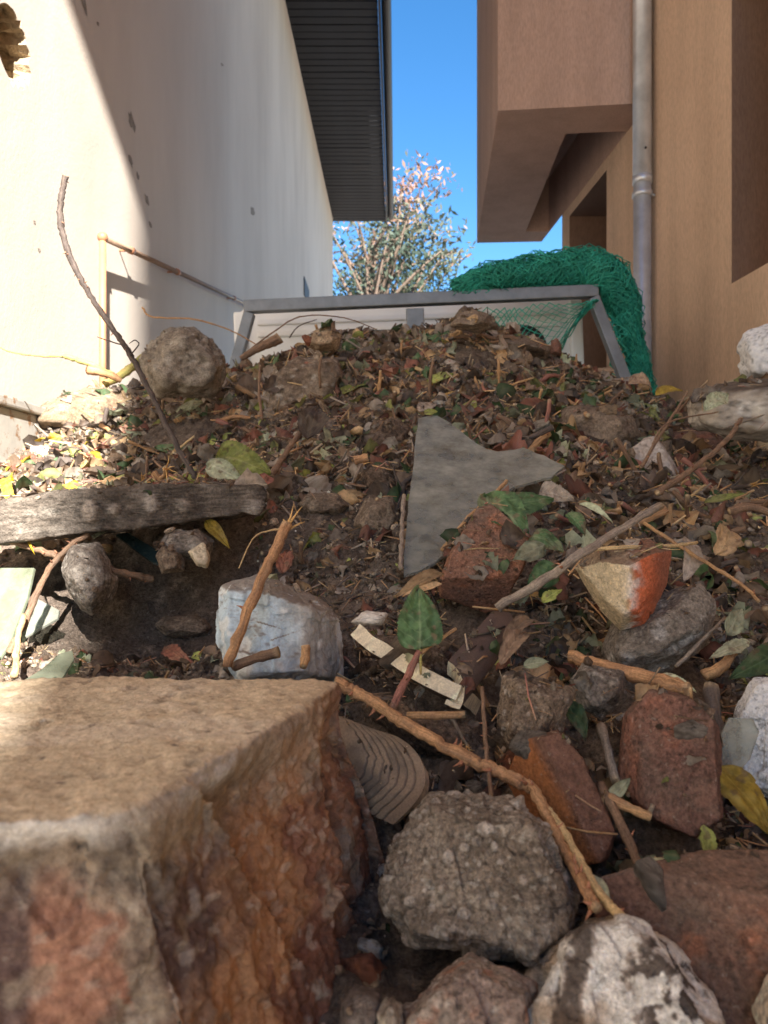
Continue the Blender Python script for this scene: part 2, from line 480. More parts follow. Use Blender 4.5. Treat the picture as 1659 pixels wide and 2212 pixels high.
def build_left_house():
    root = empty('plastered_house', (-3.5, 6.0, 0))
    tag(root, 'white plastered house wall with dark overhanging roof soffit and a broken hole', 'house')
    Y0, Y1, Z0, Z1 = -6.0, 16.2, -CAMZ, 6.5
    bm = bmesh.new()
    outer = [(Y0, Z0), (Y1, Z0), (Y1, Z1), (Y0, Z1)]
    rg = np.random.default_rng(3)
    hc = (2.70, 1.70); nh = 44
    ang = np.linspace(0, 2*np.pi, nh, endpoint=False)
    rr = np.where(np.cos(ang) < -0.2, 1.0, 1.0 + rg.uniform(-0.13, 0.13, nh))
    hole = [(hc[0] + 0.125 * r * math.cos(a), hc[1] + 0.135 * r * math.sin(a)) for a, r in zip(ang, rr)]
    ov = [bm.verts.new(lw(*p)) for p in outer]; hv = [bm.verts.new(lw(*p)) for p in hole]
    es = [bm.edges.new((ov[i], ov[(i+1) % 4])) for i in range(4)] + [bm.edges.new((hv[i], hv[(i+1) % nh])) for i in range(nh)]
    bmesh.ops.triangle_fill(bm, use_beauty=True, use_dissolve=False, edges=es)
    # body behind the face
    bv = [bm.verts.new((-8.0, Y, CAMZ + Z)) for Y, Z in outer]
    for i in range(4):
        bm.faces.new((ov[i], ov[(i+1) % 4], bv[(i+1) % 4], bv[i]))
    bm.faces.new(bv)
    bmesh.ops.translate(bm, verts=bm.verts, vec=(3.5, -6.0, 0))
    bm_obj('wall', bm, M['wall_white'], root)
    # broken crater inside the hole
    rings = 9; V = []; F = []
    for j in range(rings):
        t = j / (rings - 1)
        for i, (a, r) in enumerate(zip(ang, rr)):
            q = (1 - t ** 2.2 * 0.97) * (1 if j == 0 else 1 + rg.uniform(-0.14, 0.14))
            V.append(lw(hc[0] + 0.125 * r * q * math.cos(a), hc[1] + 0.135 * r * q * math.sin(a), -0.16 * min(1, t * 1.7) + (0 if j == 0 else rg.uniform(-0.018, 0.018))))
    for j in range(rings - 1):
        for i in range(nh):
            i2 = (i + 1) % nh
            F.append((j*nh+i, j*nh+i2, (j+1)*nh+i2, (j+1)*nh+i))
    F.append(tuple((rings-1)*nh+i for i in range(nh)))
    V = np.array(V) - np.array((-3.5, 6.0, 0))
    link('broken_hole', make_mesh('broken_hole', V, F, M['raw_mortar'], smooth_shade=False), root)
    # small knocked-off spots
    for (cx, cy, w, h) in ((183, 12, 5, 22), (285, 262, 6, 24), (282, 347, 4, 16), (298, 380, 3, 10), (318, 432, 4, 16), (325, 485, 3, 8),
                           (212, 52, 3, 7), (545, 455, 5, 12), (75, 480, 3, 4), (85, 540, 3, 5), (480, 140, 3, 4)):
        n = 12; V = []
        for k in range(n):
            a = 2*math.pi*k/n; r = rg.uniform(0.6, 1.15)
            V.append(wall_px(cx + w*r*math.cos(a) + 0.25*h*r*math.sin(a), cy + h*r*math.sin(a), 0.0015))
        V = np.array(V) - np.array((-3.5, 6.0, 0))
        c = V.mean(0) + np.array((-0.0007, 0, 0))
        link('plaster_chip', make_mesh('plaster_chip', np.concatenate([V, [c]]), [(k, (k+1) % n, n) for k in range(n)], M['chip'], smooth_shade=False), root)
    # soffit boards, fascia, gutter, roof
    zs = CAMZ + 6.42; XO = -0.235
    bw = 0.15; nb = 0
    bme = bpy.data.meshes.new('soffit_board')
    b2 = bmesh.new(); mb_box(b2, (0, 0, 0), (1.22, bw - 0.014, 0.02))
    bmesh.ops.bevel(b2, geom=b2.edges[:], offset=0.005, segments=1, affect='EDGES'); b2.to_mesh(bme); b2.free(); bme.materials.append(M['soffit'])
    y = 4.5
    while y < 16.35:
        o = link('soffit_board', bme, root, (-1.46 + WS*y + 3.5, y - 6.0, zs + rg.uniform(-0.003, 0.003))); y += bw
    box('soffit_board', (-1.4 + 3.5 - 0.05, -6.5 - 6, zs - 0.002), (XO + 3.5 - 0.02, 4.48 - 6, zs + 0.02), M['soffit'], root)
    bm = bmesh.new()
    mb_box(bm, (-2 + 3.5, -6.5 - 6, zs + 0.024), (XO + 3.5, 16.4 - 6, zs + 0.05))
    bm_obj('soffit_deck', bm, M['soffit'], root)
    bm = bmesh.new()
    v = []
    for Y in (-6.5, 16.38):
        x = XO + WS * Y
        v.append([bm.verts.new((x + 3.5 + dx, Y - 6, zs + dz)) for dx, dz in ((0, -0.06), (0.03, -0.06), (0.03, 0.18), (0, 0.18))])
    for k in range(4): bm.faces.new((v[0][k], v[0][(k+1) % 4], v[1][(k+1) % 4], v[1][k]))
    bm.faces.new(v[0]); bm.faces.new(v[1][::-1])
    bm_obj('fascia', bm, M['dark_metal'], root)
    prof = [(0.035 + 0.065 + 0.065*math.cos(a), 0.12 + 0.065*math.sin(a)) for a in np.linspace(math.pi, 2*math.pi, 9)]
    V = []; F = []
    for Y in (-6.5, 16.38):
        for dx, dz in prof: V.append((XO + WS*Y + 3.5 + dx, Y - 6, zs + dz))
        for dx, dz in prof[::-1]: V.append((XO + WS*Y + 3.5 + 0.1 + (dx - 0.1)*0.93, Y - 6, zs + 0.12 + (dz-0.12)*0.93))
    n = 18
    for k in range(n): F.append((k, (k+1) % n, n + (k+1) % n, n + k))
    link('gutter', make_mesh('gutter', np.array(V), F, M['dark_metal'], smooth_shade=False), root)
    bm = bmesh.new()
    a = [bm.verts.new(p) for p in ((XO+3.5+0.05, -12.5, zs+0.19), (XO+3.5+0.05, 10.4, zs+0.19), (-4.6+3.5, 10.4, zs+2.3), (-4.6+3.5, -12.5, zs+2.3), (-9+3.5, 10.4, zs+0.19), (-9+3.5, -12.5, zs+0.19))]
    bm.faces.new((a[0], a[1], a[2], a[3])); bm.faces.new((a[3], a[2], a[4], a[5])); bm.faces.new((a[1], a[4], a[2])); bm.faces.new((a[0], a[3], a[5])); bm.faces.new((a[0], a[5], a[4], a[1]))
    bm_obj('roof', bm, M['roof_tile'], root)
    # small vent low on the far wall
    p = wall_px(662, 634); 
    box('vent', (p[0] + 3.5 - 0.02, p[1] - 6 - 0.35, p[2] - 0.12), (p[0] + 3.5 + 0.01, p[1] - 6 + 0.35, p[2] + 0.15), M['dark_metal'], root)

    # gas pipe on brackets
    gp = empty('gas_pipe', tuple(wall_px(222, 770, 0.06)))
    tag(gp, 'thin copper-brown gas pipe bending along the white plaster wall', 'pipe')
    base = np.array(gp.location)
    a = wall_px(222, 513, 0.06); bb = np.array((a[0], a[1], CAMZ + 0.2))
    V, F = tube_arrays([bb - base, a - base], 0.0155, 14); link('riser', make_mesh('riser', V, F, M['gas_pipe']), gp)
    e = wall_px(522, 652, 0.06); e2 = a + (e - a) * 1.8
    V, F = tube_arrays([a - base, e2 - base], 0.014, 14); link('run', make_mesh('run', V, F, M['pipe_grey']), gp)
    V, F = ico(3); link('elbow', make_mesh('elbow', V * 0.024 + (a - base), F, M['gas_pipe']), gp)
    for t in (0.12, 0.38, 0.9):
        p = a + (e - a) * t
        d = (e - a) / np.linalg.norm(e - a)
        V, F = tube_arrays([p - base - d*0.02, p - base + d*0.02], 0.019, 12)
        cl = link('collar', make_mesh('collar', V, F, M['gas_pipe']), gp)
        V, F = tube_arrays([p - base, p - base + np.array((-0.065, 0, 0))], 0.006, 8)
        link('bracket', make_mesh('bracket', V, F, M['gas_pipe']), cl)
build_left_house()

# ------------------------------------------------------------------ right house
RA = 1.7356; RS = -0.0714
rx = lambda y: RA + RS * y
def build_right_house():
    root = empty('tan_house', (4.0, 0.0, 0))
    tag(root, 'tan stuccoed house with overhanging bay and deep wall recess', 'house')
    off = np.array((4.0, 0, 0))
    Y0, Y1, Z0, Z1 = -8.2, 5.56, 0.0, CAMZ + 10.0
    ops = [(2.78, 3.205, CAMZ + 0.99, CAMZ + 2.3), (4.66, 5.39, CAMZ - 0.1, CAMZ + 2.155)]
    ys = sorted({Y0, Y1, *[o[0] for o in ops], *[o[1] for o in ops]})
    zs = sorted({Z0, Z1, *[o[2] for o in ops], *[o[3] for o in ops]})
    bm = bmesh.new(); vc = {}
    def v(y, z, dx=0.0):
        k = (round(y, 4), round(z, 4), round(dx, 4))
        if k not in vc: vc[k] = bm.verts.new((rx(y) + dx - 4.0, y, z))
        return vc[k]
    for i in range(len(ys) - 1):
        for j in range(len(zs) - 1):
            a, b, c, d = ys[i], ys[i+1], zs[j], zs[j+1]
            if any(o[0] <= a + 1e-6 and b <= o[1] + 1e-6 and o[2] <= c + 1e-6 and d <= o[3] + 1e-6 for o in ops): continue
            bm.faces.new((v(a, c), v(a, d), v(b, d), v(b, c)))
    shade_faces = []
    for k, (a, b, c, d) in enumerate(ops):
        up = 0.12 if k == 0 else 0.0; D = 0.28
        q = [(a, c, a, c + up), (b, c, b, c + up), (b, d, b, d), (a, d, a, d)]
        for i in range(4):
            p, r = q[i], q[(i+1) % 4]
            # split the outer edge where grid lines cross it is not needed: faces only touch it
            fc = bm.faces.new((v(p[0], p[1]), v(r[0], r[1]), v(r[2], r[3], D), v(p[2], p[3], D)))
            if i: shade_faces.append(fc)
        shade_faces.append(bm.faces.new([v(p[2], p[3], D) for p in q]))
    # gable ends and back
    e0 = [bm.verts.new((9 - 4.0, y, z)) for y, z in ((Y0, Z0), (Y0, Z1), (Y1, Z1), (Y1, Z0))]
    f0 = [v(Y0, Z0), v(Y0, Z1), v(Y1, Z1), v(Y1, Z0)]
    for i in range(4): bm.faces.new((f0[i], f0[(i+1) % 4], e0[(i+1) % 4], e0[i]))
    bm.faces.new(e0)
    for fc in shade_faces: fc.material_index = 1  # all recess faces but the sills carry the painted-in shade
    wl = bm_obj('wall', bm, M['stucco'], root); wl.data.materials.append(M['reveal_shade'])
    # door leaf and window in the recesses
    box('door', (rx(5.0) + 0.24 - 4.0, 4.69, CAMZ - 0.1), (rx(5.0) + 0.27 - 4.0, 5.36, CAMZ + 2.1), M['brown_door'], root)
    # bay: beams round a sunken ceiling
    zb = CAMZ + 2.23; zt = CAMZ + 5.6
    def quad_prism(P, z0, z1, name, mat, cut=None):
        bm = bmesh.new()
        lo = [bm.verts.new((x - 4.0, y, z0)) for x, y in P]; hi = [bm.verts.new((x - 4.0, y, z1)) for x, y in P]
        n = len(P)
        for i in range(n): bm.faces.new((lo[i], lo[(i+1) % n], hi[(i+1) % n], hi[i]))
        bm.faces.new(lo[::-1]); bm.faces.new(hi)
        return bm_obj(name, bm, mat, root)
    A = (0.633, 4.11); B = (rx(4.03) - 0.001, 4.03); Cc = (rx(6.1), 6.10); D = (0.770, 6.13)
    iA = (1.07, 4.36); iB = (rx(4.33) - 0.004, 4.33); iC = (rx(5.88) - 0.004, 5.88); iD = (1.127, 5.88)
    bm = bmesh.new()
    zi = zb + 0.42
    vv = {k: bm.verts.new((x - 4.0, y, zb)) for k, (x, y) in dict(A=A, B=B, C=Cc, D=D, a=iA, b=iB, c=iC, d=iD).items()}
    tt = {k: bm.verts.new((x - 4.0, y, zt)) for k, (x, y) in dict(A=A, B=B, C=Cc, D=D).items()}
    ii = {k: bm.verts.new((x - 4.0, y, zi)) for k, (x, y) in dict(a=iA, b=iB, c=iC, d=iD).items()}
    bm.faces.new((vv['B'], vv['C'], vv['c'], vv['b']));
    bm.faces.new((vv['A'], vv['B'], vv['b'], vv['a'])); bm.faces.new((vv['A'], vv['a'], vv['d'], vv['D'])); bm.faces.new((vv['D'], vv['d'], vv['c'], vv['C']))
    for p, q in (('A', 'B'), ('B', 'C'), ('C', 'D'), ('D', 'A')):
        bm.faces.new((vv[p], vv[q], tt[q], tt[p]))
    for p, q in (('a', 'b'), ('b', 'c'), ('c', 'd'), ('d', 'a')): bm.faces.new((vv[p], vv[q], ii[q], ii[p]))
    bm.faces.new([ii[k] for k in 'abcd']); bm.faces.new([tt[k] for k in 'ABCD'])
    bm_obj('bay', bm, M['stucco_shade'], root)
    # roof with eaves, pitch about 18 degrees
    bm = bmesh.new()
    pr = []
    for Y in (-8.26, 6.2):
        xe = rx(Y)
        pts = [(xe - 0.65, Z1 - 0.02 - 0.65*0.33), (xe + 3.5, Z1 - 0.02 + 3.5*0.33), (10, Z1 - 0.4), (10, Z1 - 0.2), (xe + 3.5, Z1 + 0.2 + 3.5*0.33), (xe - 0.65, Z1 + 0.2 - 0.65*0.33)]
        pr.append([bm.verts.new((x - 4.0, Y, z)) for x, z in pts])
    for k in range(6): bm.faces.new((pr[0][k], pr[0][(k+1) % 6], pr[1][(k+1) % 6], pr[1][k]))
    bm.faces.new(pr[0]); bm.faces.new(pr[1][::-1])
    bm_obj('roof', bm, M['roof_tile'], root)

    # zinc downpipe
    y = 3.97; x = rx(y) - 0.066
    dp = empty('zinc_downpipe', (x, y, 0)); tag(dp, 'round zinc rain downpipe fixed to the tan house wall', 'downpipe')
    def seg(name, z0, z1, r, par, mat=M['zinc']):
        V, F = tube_arrays([(0, 0, z0), (0, 0, z1)], r, 28); o = link(name, make_mesh(name, V, F, mat), par)
        return o
    seg('pipe_length', 0.05, CAMZ + 1.80, 0.046, dp); up = seg('pipe_length', CAMZ + 1.801, CAMZ + 9.5, 0.0485, dp)
    lo = seg('pipe_length', CAMZ + 0.1, CAMZ + 1.02, 0.0475, dp)
    seg('joint', CAMZ + 1.76, CAMZ + 1.80, 0.051, dp); 
    cl = seg('bracket', CAMZ + 1.69, CAMZ + 1.715, 0.053, dp)
    V, F = tube_arrays([(0.03, 0, CAMZ + 1.70), (0.075, 0, CAMZ + 1.70)], 0.008, 8); link('bracket_pin', make_mesh('bracket_pin', V, F, M['zinc']), cl)
    V, F = tube_arrays([(0.0, -0.05, CAMZ + 1.93), (0.0, -0.056, CAMZ + 1.93)], 0.006, 8); link('rivet', make_mesh('rivet', V, F, M['dark_metal']), dp)
    yc = 4.12
    V, F = tube_arrays([(0, 0, 0), (0, 0, CAMZ + 0.62)], 0.02, 12)
    tag(link('thin_pipe', make_mesh('thin_pipe', V, F, M['gas_pipe']), None, (rx(yc) - 0.03, yc, 0)), 'thin brown pipe stub standing behind the zinc downpipe', 'pipe')
build_right_house()

# ------------------------------------------------------------------ background: tree, far house
def build_tree(name, label, base, top, crown_c, crown_r, nleaf, cols, seed, extra=()):
    rg = np.random.default_rng(seed)
    root = empty(name, base); tag(root, label, 'tree')
    base = np.array(base)
    V0, F0 = [], []; n0 = 0
    def add(P, r):
        nonlocal n0
        V, F = tube_arrays(np.array(P), r, 7); V0.append(V); F0.append(F + n0); n0 += len(V)
    th = crown_c - base
    trunk = catmull([np.zeros(3), th * 0.35 + rg.normal(0, .15, 3), th * 0.7, th], 12)
    add(trunk, np.linspace(0.22, 0.08, 12))
    tips = []
    for k in range(22):
        a = rg.uniform(0, 2*np.pi); e = rg.uniform(-0.25, 1.1); rr = rg.uniform(0.6, 1.0)
        tip = th + np.array((math.cos(a)*math.cos(e), math.sin(a)*math.cos(e), math.sin(e))) * crown_r * rr
        s = trunk[rg.integers(5, 11)]
        P = catmull([s, (s + tip) / 2 + rg.normal(0, .25, 3) + np.array((0, 0, .3)), tip], 8); add(P, np.linspace(0.07, 0.015, 8)); tips.append(P)
    for e in extra:
        tip = np.array(e) - base; s = trunk[9]
        P = catmull([s, (s * .5 + tip * .5) + np.array((-.3, 0, .2)), tip], 8); add(P, np.linspace(0.06, 0.012, 8)); tips += [P] * 3
    link('trunk', make_mesh('trunk', np.concatenate(V0), np.concatenate(F0), M['bark']), root)
    pts = []
    for i in range(nleaf):
        P = tips[rg.integers(len(tips))]
        t = rg.uniform(0.25, 1.0) ** 0.7
        q = P[min(7, int(t * 7.99))]
        pts.append(q + rg.normal(0, 0.27, 3) * np.array((1, 1, .8)))
    pts = np.array(pts); n = len(pts)
    d = rg.normal(0, 1, (n, 3)); d /= np.linalg.norm(d, axis=1, keepdims=True)
    u = np.cross(d, rg.normal(0, 1, (n, 3))); u /= np.linalg.norm(u, axis=1, keepdims=True)
    L = rg.uniform(0.06, 0.14, (n, 1)); W = L * 0.34
    V = np.concatenate([pts - d*L, pts + u*W, pts + d*L, pts - u*W])
    idx = np.arange(n); F = np.stack([idx, idx+n, idx+2*n, idx+3*n], 1)
    cl = fbm(pts * 0.9, 2, seed) * 0.5 + 0.5 + rg.uniform(-.25, .25, n)
    hi = np.clip((pts[:, 2] - th[2]) / crown_r[2] * 0.5 + 0.4, 0, 1)
    cols = np.array(cols)
    ci = np.clip((cl * 0.6 + hi * 0.5) * len(cols), 0, len(cols) - 1).astype(int)
    c = cols[ci] * rg.uniform(.75, 1.25, (n, 1)) * .5
    link('crown', make_mesh('crown', V, F, M['leaf'], np.tile(c, (4, 1)), False), root)
tz = 21.0
build_tree('autumn_tree', 'feathery autumn tree with yellowing leaves beyond the end of the passage', tuple(pt(770, 1160, tz) * np.array((1, 1, 0))),
           None, pt(800, 545, tz), np.array((2.3, 2.2, 2.0)), 3600,
           [(.04, .06, .045), (.05, .075, .055), (.06, .085, .06), (.10, .11, .075), (.27, .17, .12), (.42, .24, .19)], 5,
           extra=[pt(905, 362, tz), pt(955, 395, tz), pt(935, 470, tz), pt(960, 500, tz), pt(985, 545, tz), pt(880, 430, tz), pt(850, 440, tz)])
build_tree('garden_tree', 'lower dark green tree growing behind the autumn tree', tuple(pt(850, 1150, 27) * np.array((1, 1, 0))),
           None, pt(860, 640, 27), np.array((3.0, 2.2, 1.9)), 5000,
           [(.035, .06, .03), (.05, .085, .04), (.09, .11, .05), (.2, .15, .07)], 9)

def far_house():
    o = pt(800, 1106, 38); root = empty('far_house', (o[0], o[1], 0)); tag(root, 'distant house with red tiled roof seen through the trees', 'house')
    box('wall', (-6, 0, 0), (5.0, 8, 10.8), M['wall_white'], root)
    bm = bmesh.new()
    P = [(-6.5, -.6, 10.6), (5.4, -.6, 10.6), (5.4, 8.6, 10.6), (-6.5, 8.6, 10.6), (-6.5, 4, 13.4), (5.4, 4, 13.4)]
    v = [bm.verts.new(p) for p in P]
    for f in ((0, 1, 5, 4), (2, 3, 4, 5), (1, 2, 5), (3, 0, 4), (0, 3, 2, 1)): bm.faces.new([v[i] for i in f])
    bm_obj('roof', bm, M['roof_tile'], root)
    for k in range(4):
        w = box('window', (-5 + k*2.5, -.03, 7.3), (-3.8 + k*2.5, .02, 8.9), M['car_glass'], root)
far_house()

# ------------------------------------------------------------------ truck
ROLL = -R(2.1)
def build_truck():
    root = empty('pickup_truck', (0.16, 0.0, 0.0)); root.rotation_euler = (0, ROLL, 0)
    tag(root, 'white pickup truck whose open bed is heaped with rubble', 'truck')
    inv = Matrix.Rotation(-ROLL, 3, 'Y')
    def L(p):                                        # world -> truck space
        return np.array(inv @ Vector((p[0] - 0.16, p[1], p[2])))
    def beam(name, a, b, w, h, par, mat=M['steel'], depth=None):
        a, b = np.array(a), np.array(b)
        d = (b - a) / np.linalg.norm(b - a); yv = np.array((0, 1.0, 0)); yv = yv - d * (yv @ d); yv /= np.linalg.norm(yv); xv = np.cross(d, yv)
        bm = bmesh.new(); vs = []
        for p in (a, b):
            vs.append([bm.verts.new(p + xv*s*w/2 + yv*t*h/2) for s, t in ((-1,-1),(1,-1),(1,1),(-1,1))])
        for k in range(4): bm.faces.new((vs[0][k], vs[0][(k+1)%4], vs[1][(k+1)%4], vs[1][k]))
        bm.faces.new(vs[0][::-1]); bm.faces.new(vs[1])
        return bm_obj(name, bm, mat, par, 0.005)
    hb = empty('headboard'); hb.parent = root
    Y = 3.1
    tl, tr = L(pt(528, 664, Y)), L(pt(1290, 630, Y))
    beam('top_rail', tl, tr, 0.05, 0.05, hb)
    dl = L(pt(500, 775, Y)) - L(pt(532, 658, Y)); dr = L(pt(1362, 815, Y)) - L(pt(1290, 630, Y))
    a0 = tl + np.array((0.022, -0.003, -0.027)); beam('post', a0, a0 + dl * 4.2, 0.045, 0.047, hb)
    a0 = tr + np.array((-0.02, -0.003, -0.027)); beam('post', a0, a0 + dr * 2.6, 0.045, 0.047, hb)
    a0 = L(pt(896, 668, Y)); beam('post', a0, a0 + np.array((0, 0, -0.9)), 0.075, 0.04, hb)
    # bed
    zl = CAMZ - 0.52
    box('bed_floor', (-1.14, 0.12, zl - 0.06), (1.0, 3.2, zl), M['steel'], root, 0.004)
    def side(x, zt, mat):
        s = box('side_board', (x - 0.02, 0.12, zl + 0.002), (x + 0.02, 3.2, zt), mat, root, 0.006)
        box('top_lip', (x - 0.034, 0.121, zt + 0.001), (x + 0.034, 3.199, zt + 0.03), mat, s, 0.006)
        for k in range(5):
            yy = 0.35 + k * 0.68; sx = -1 if x < 0 else 1
            xs = sorted((x + sx*0.021, x + sx*0.05)); box('stiffener', (xs[0], yy, zl + 0.01), (xs[1], yy + 0.06, zt - 0.002), mat, s, 0.004)
    side(-1.16, CAMZ + 0.33, M['rust_paint']); side(1.02, CAMZ + 0.35, M['cream_paint'])
    # cab
    cb = empty('cab'); cb.parent = root
    x0, x1, y0, y1 = -0.80, 0.86, 3.36, 4.9; zt = CAMZ + 0.985
    bm = bmesh.new()
    prof = [(0, CAMZ - .6), (0, zt - .10), (.03, zt - .035), (.10, zt), (1.15, zt), (1.3, zt - .06), (1.75, zt - .62), (2.7, zt - .72), (2.75, zt - 1.35), (2.75, CAMZ - .6)]
    secs = []
    for x, ins in ((x0, .0), (x1, .0)):
        secs.append([bm.verts.new((x + (0.06 if x < 0 else -0.06) * max(0, (z - (zt - .7)) / .7), y0 + y, z)) for y, z in prof])
    n = len(prof)
    for k in range(n): bm.faces.new((secs[0][k], secs[0][(k+1) % n], secs[1][(k+1) % n], secs[1][k]))
    bm.faces.new(secs[0][::-1]); bm.faces.new(secs[1])
    bm_obj('cab_body', bm, M['white_car'], cb, 0.02, True)
    for z in (zt - .10, zt - .155):
        box('pressed_rib', (-.66, y0 - .012, z - .014), (.72, y0 + .01, z + .014), M['white_car'], cb, 0.008)
    for x in (-.735, .785):
        box('corner_trim', (x - .03, y0 - .02, CAMZ - .5), (x + .03, y0 + .01, zt - .05), M['white_car'], cb, 0.012)
    # rear window with rounded corners
    wx0, wx1, wz0, wz1 = -.42, .62, zt - .60, zt - .185
    def rr_ring(x0, x1, z0, z1, r, y):
        P = []
        for cx, cz, a in ((x1-r, z1-r, 0), (x0+r, z1-r, 90), (x0+r, z0+r, 180), (x1-r, z0+r, 270)):
            for t in range(7): P.append((cx + r*math.cos(R(a + t*15)), y, cz + r*math.sin(R(a + t*15))))
        return P
    o = rr_ring(wx0 - .03, wx1 + .03, wz0 - .03, wz1 + .03, .11, y0 - .012); i_ = rr_ring(wx0, wx1, wz0, wz1, .085, y0 - .012)
    o2 = [(x, y0 + .01, z) for x, y, z in o]; n = len(o)
    F = [(k, (k+1) % n, n + (k+1) % n, n + k) for k in range(n)] + [(k, 2*n + k, 2*n + (k+1) % n, (k+1) % n) for k in range(n)]
    wf = link('rear_window', make_mesh('rear_window', o + i_ + o2, F, M['rubber'], smooth_shade=False), cb)
    link('pane', make_mesh('pane', [(x, y0 - .008, z) for x, y, z in i_], [tuple(range(n))], M['car_glass'], smooth_shade=False), wf)
    for sx, x in ((-1, x0 + .02), (1, x1 - .02)):
        bm = bmesh.new()
        q = [bm.verts.new((x + sx*.006 - sx*.05*max(0, (z - zt + .7)/.7), y0 + y, z)) for y, z in ((.25, zt - .6), (.3, zt - .12), (1.15, zt - .14), (1.6, zt - .6))]
        bm.faces.new(q); bm_obj('side_window', bm, M['car_glass'], cb)
    for yy in (0.9, 5.3):
        for x in (-.95, .85):
            wv = []
            V, F = tube_arrays([(x - .11, yy, .36), (x - .10, yy, .36), (x + .10, yy, .36), (x + .11, yy, .36)], [.30, .345, .345, .30], 36)
            w = link('wheel', make_mesh('wheel', V, F, M['rubber'], smooth_shade=False), root)
            V, F = tube_arrays([(x - .115, yy, .36), (x + .115, yy, .36)], .19, 28); link('rim', make_mesh('rim', V, F, M['steel'], smooth_shade=False), w)
    box('chassis_rail', (-.5, .2, .42), (-.4, 5.6, .62), M['rubber'], root); box('chassis_rail', (.3, .2, .42), (.4, 5.6, .62), M['rubber'], root)
    box('axle', (-.9, .85, .32), (.85, .95, .4), M['rubber'], root)
build_truck()

# ------------------------------------------------------------------ soil heap
PY = np.array([.15, .30, .42, .55, .72, .90, 1.15, 1.40, 1.80, 2.10, 2.40, 2.52, 2.72, 3.06])
PZ = np.array([-.50, -.38, -.345, -.305, -.25, -.188, -.085, .035, .225, .40, .60, .632, .61, .44])
CXs = np.array([-1.25, -.795, -.494, -.344, -.194, .107, .257, .41, .558, .71, .86, 1.01, 1.25])
CZs = np.array([.36, .43, .475, .52, .585, .615, .64, .615, .54, .47, .40, .365, .36]) - .64
def hsoil(x, y, detail=True):
    x = np.asarray(x, float); y = np.asarray(y, float)
    z = np.interp(y, PY, PZ); cz = np.interp(x, CXs, CZs)
    w = smooth(.9, 2.35, y)
    z = z + w * cz
    def gz(cx, cy, sx, sy, a): return a * np.exp(-((x - cx) / sx) ** 2 - ((y - cy) / sy) ** 2)
    z = z + gz(-.33, 1.06, .16, .10, -.09) + gz(-.36, 1.38, .28, .12, .035) + gz(.02, 1.3, .1, .12, .02)
    z = z + gz(-.30, .86, .14, .09, .0) + gz(.30, .62, .35, .12, -.02)
    if detail:
        P = np.stack([x, y, np.zeros_like(x)], -1).reshape(-1, 3)
        nz = 0.028 * fbm(P * 7, 3, 2) + 0.016 * fbm(P * 22, 3, 5) + 0.016 * np.maximum(0, fbm(P * 48, 3, 8)) + 0.008 * fbm(P * 110, 2, 11) + 0.006 * facet(P, 45, 15)
        z = z + nz.reshape(x.shape)
    return z + CAMZ

gx = np.arange(-1.12, 1.17, 0.007); gy = np.arange(.15, 3.06, 0.0075)
GX, GY = np.meshgrid(gx, gy)
GZ = hsoil(GX, GY)
nx, ny = len(gx), len(gy)
TV = np.stack([GX, GY, GZ], -1).reshape(-1, 3)
ii = np.arange(nx * ny).reshape(ny, nx)
TF = np.stack([ii[:-1, :-1], ii[:-1, 1:], ii[1:, 1:], ii[1:, :-1]], -1).reshape(-1, 4)
c = fbm(TV * 9, 4, 21) * .5 + .5
c2 = fbm(TV * 60, 3, 25) * .5 + .5
dark = np.array((.052, .040, .032)); mid = np.array((.088, .068, .053)); lite = np.array((.16, .128, .10))
tcol = dark + (mid - dark) * smooth(.3, .65, c)[:, None]
tcol = tcol + (lite - tcol) * (smooth(.58, .8, c2) * .6)[:, None]
me = make_mesh('soil_heap', TV, TF, M['soil'], tcol)
heap = link('soil_heap', me); tag(heap, kind='structure')
# skirt below the front edge so that the heap is closed down to the bed floor
sk = np.concatenate([TV[ii[0]], TV[ii[0]] * np.array((1, 1, 0)) + np.array((0, -.02, CAMZ - .53))])
skf = np.array([(k, k + 1, nx + k + 1, nx + k) for k in range(nx - 1)])
tag(link('soil_front', make_mesh('soil_front', sk, skf, M['soil'], np.tile(mid, (2*nx, 1)))), kind='structure')

bvh_terrain = BVHTree.FromPolygons([tuple(v) for v in TV], [tuple(f) for f in TF])
ORI = Vector((0, 0, CAMZ))
def tdepth(px, py):
    d = Vector(((px - 829.5) / FPX, 1, (1106 - py) / FPX)).normalized()
    h = bvh_terrain.ray_cast(ORI, d)
    return h[0].y if h[0] is not None else 2.2

# ------------------------------------------------------------------ rubble pieces
COL = []          # (name, V, F, allow) for dropping litter
SOILC = np.array((.115, .088, .068))
PAL = dict(
    brick=[(.26, .105, .062), (.19, .08, .053), (.33, .125, .06)],
    brickdark=[(.135, .068, .05), (.10, .055, .043), (.18, .078, .052)],
    brickbrown=[(.18, .092, .062), (.135, .075, .055), (.25, .10, .055)],
    concrete=[(.20, .165, .13), (.14, .112, .086), (.28, .24, .19)],
    grey=[(.20, .175, .15), (.135, .115, .098), (.29, .26, .225)],
    dirtstone=[(.17, .13, .095), (.12, .088, .064), (.24, .19, .14)],
    tan=[(.30, .215, .135), (.21, .15, .10), (.36, .28, .19)],
    mortar=[(.33, .29, .235), (.24, .205, .165), (.42, .38, .32)],
    white=[(.58, .54, .48), (.42, .37, .31), (.70, .68, .63)],
    blue=[(.42, .47, .50), (.36, .37, .36), (.54, .58, .60)],
    foam=[(.80, .82, .85), (.74, .76, .79), (.86, .87, .88)],
    slab=[(.105, .088, .072), (.08, .067, .056), (.14, .12, .10)],
)

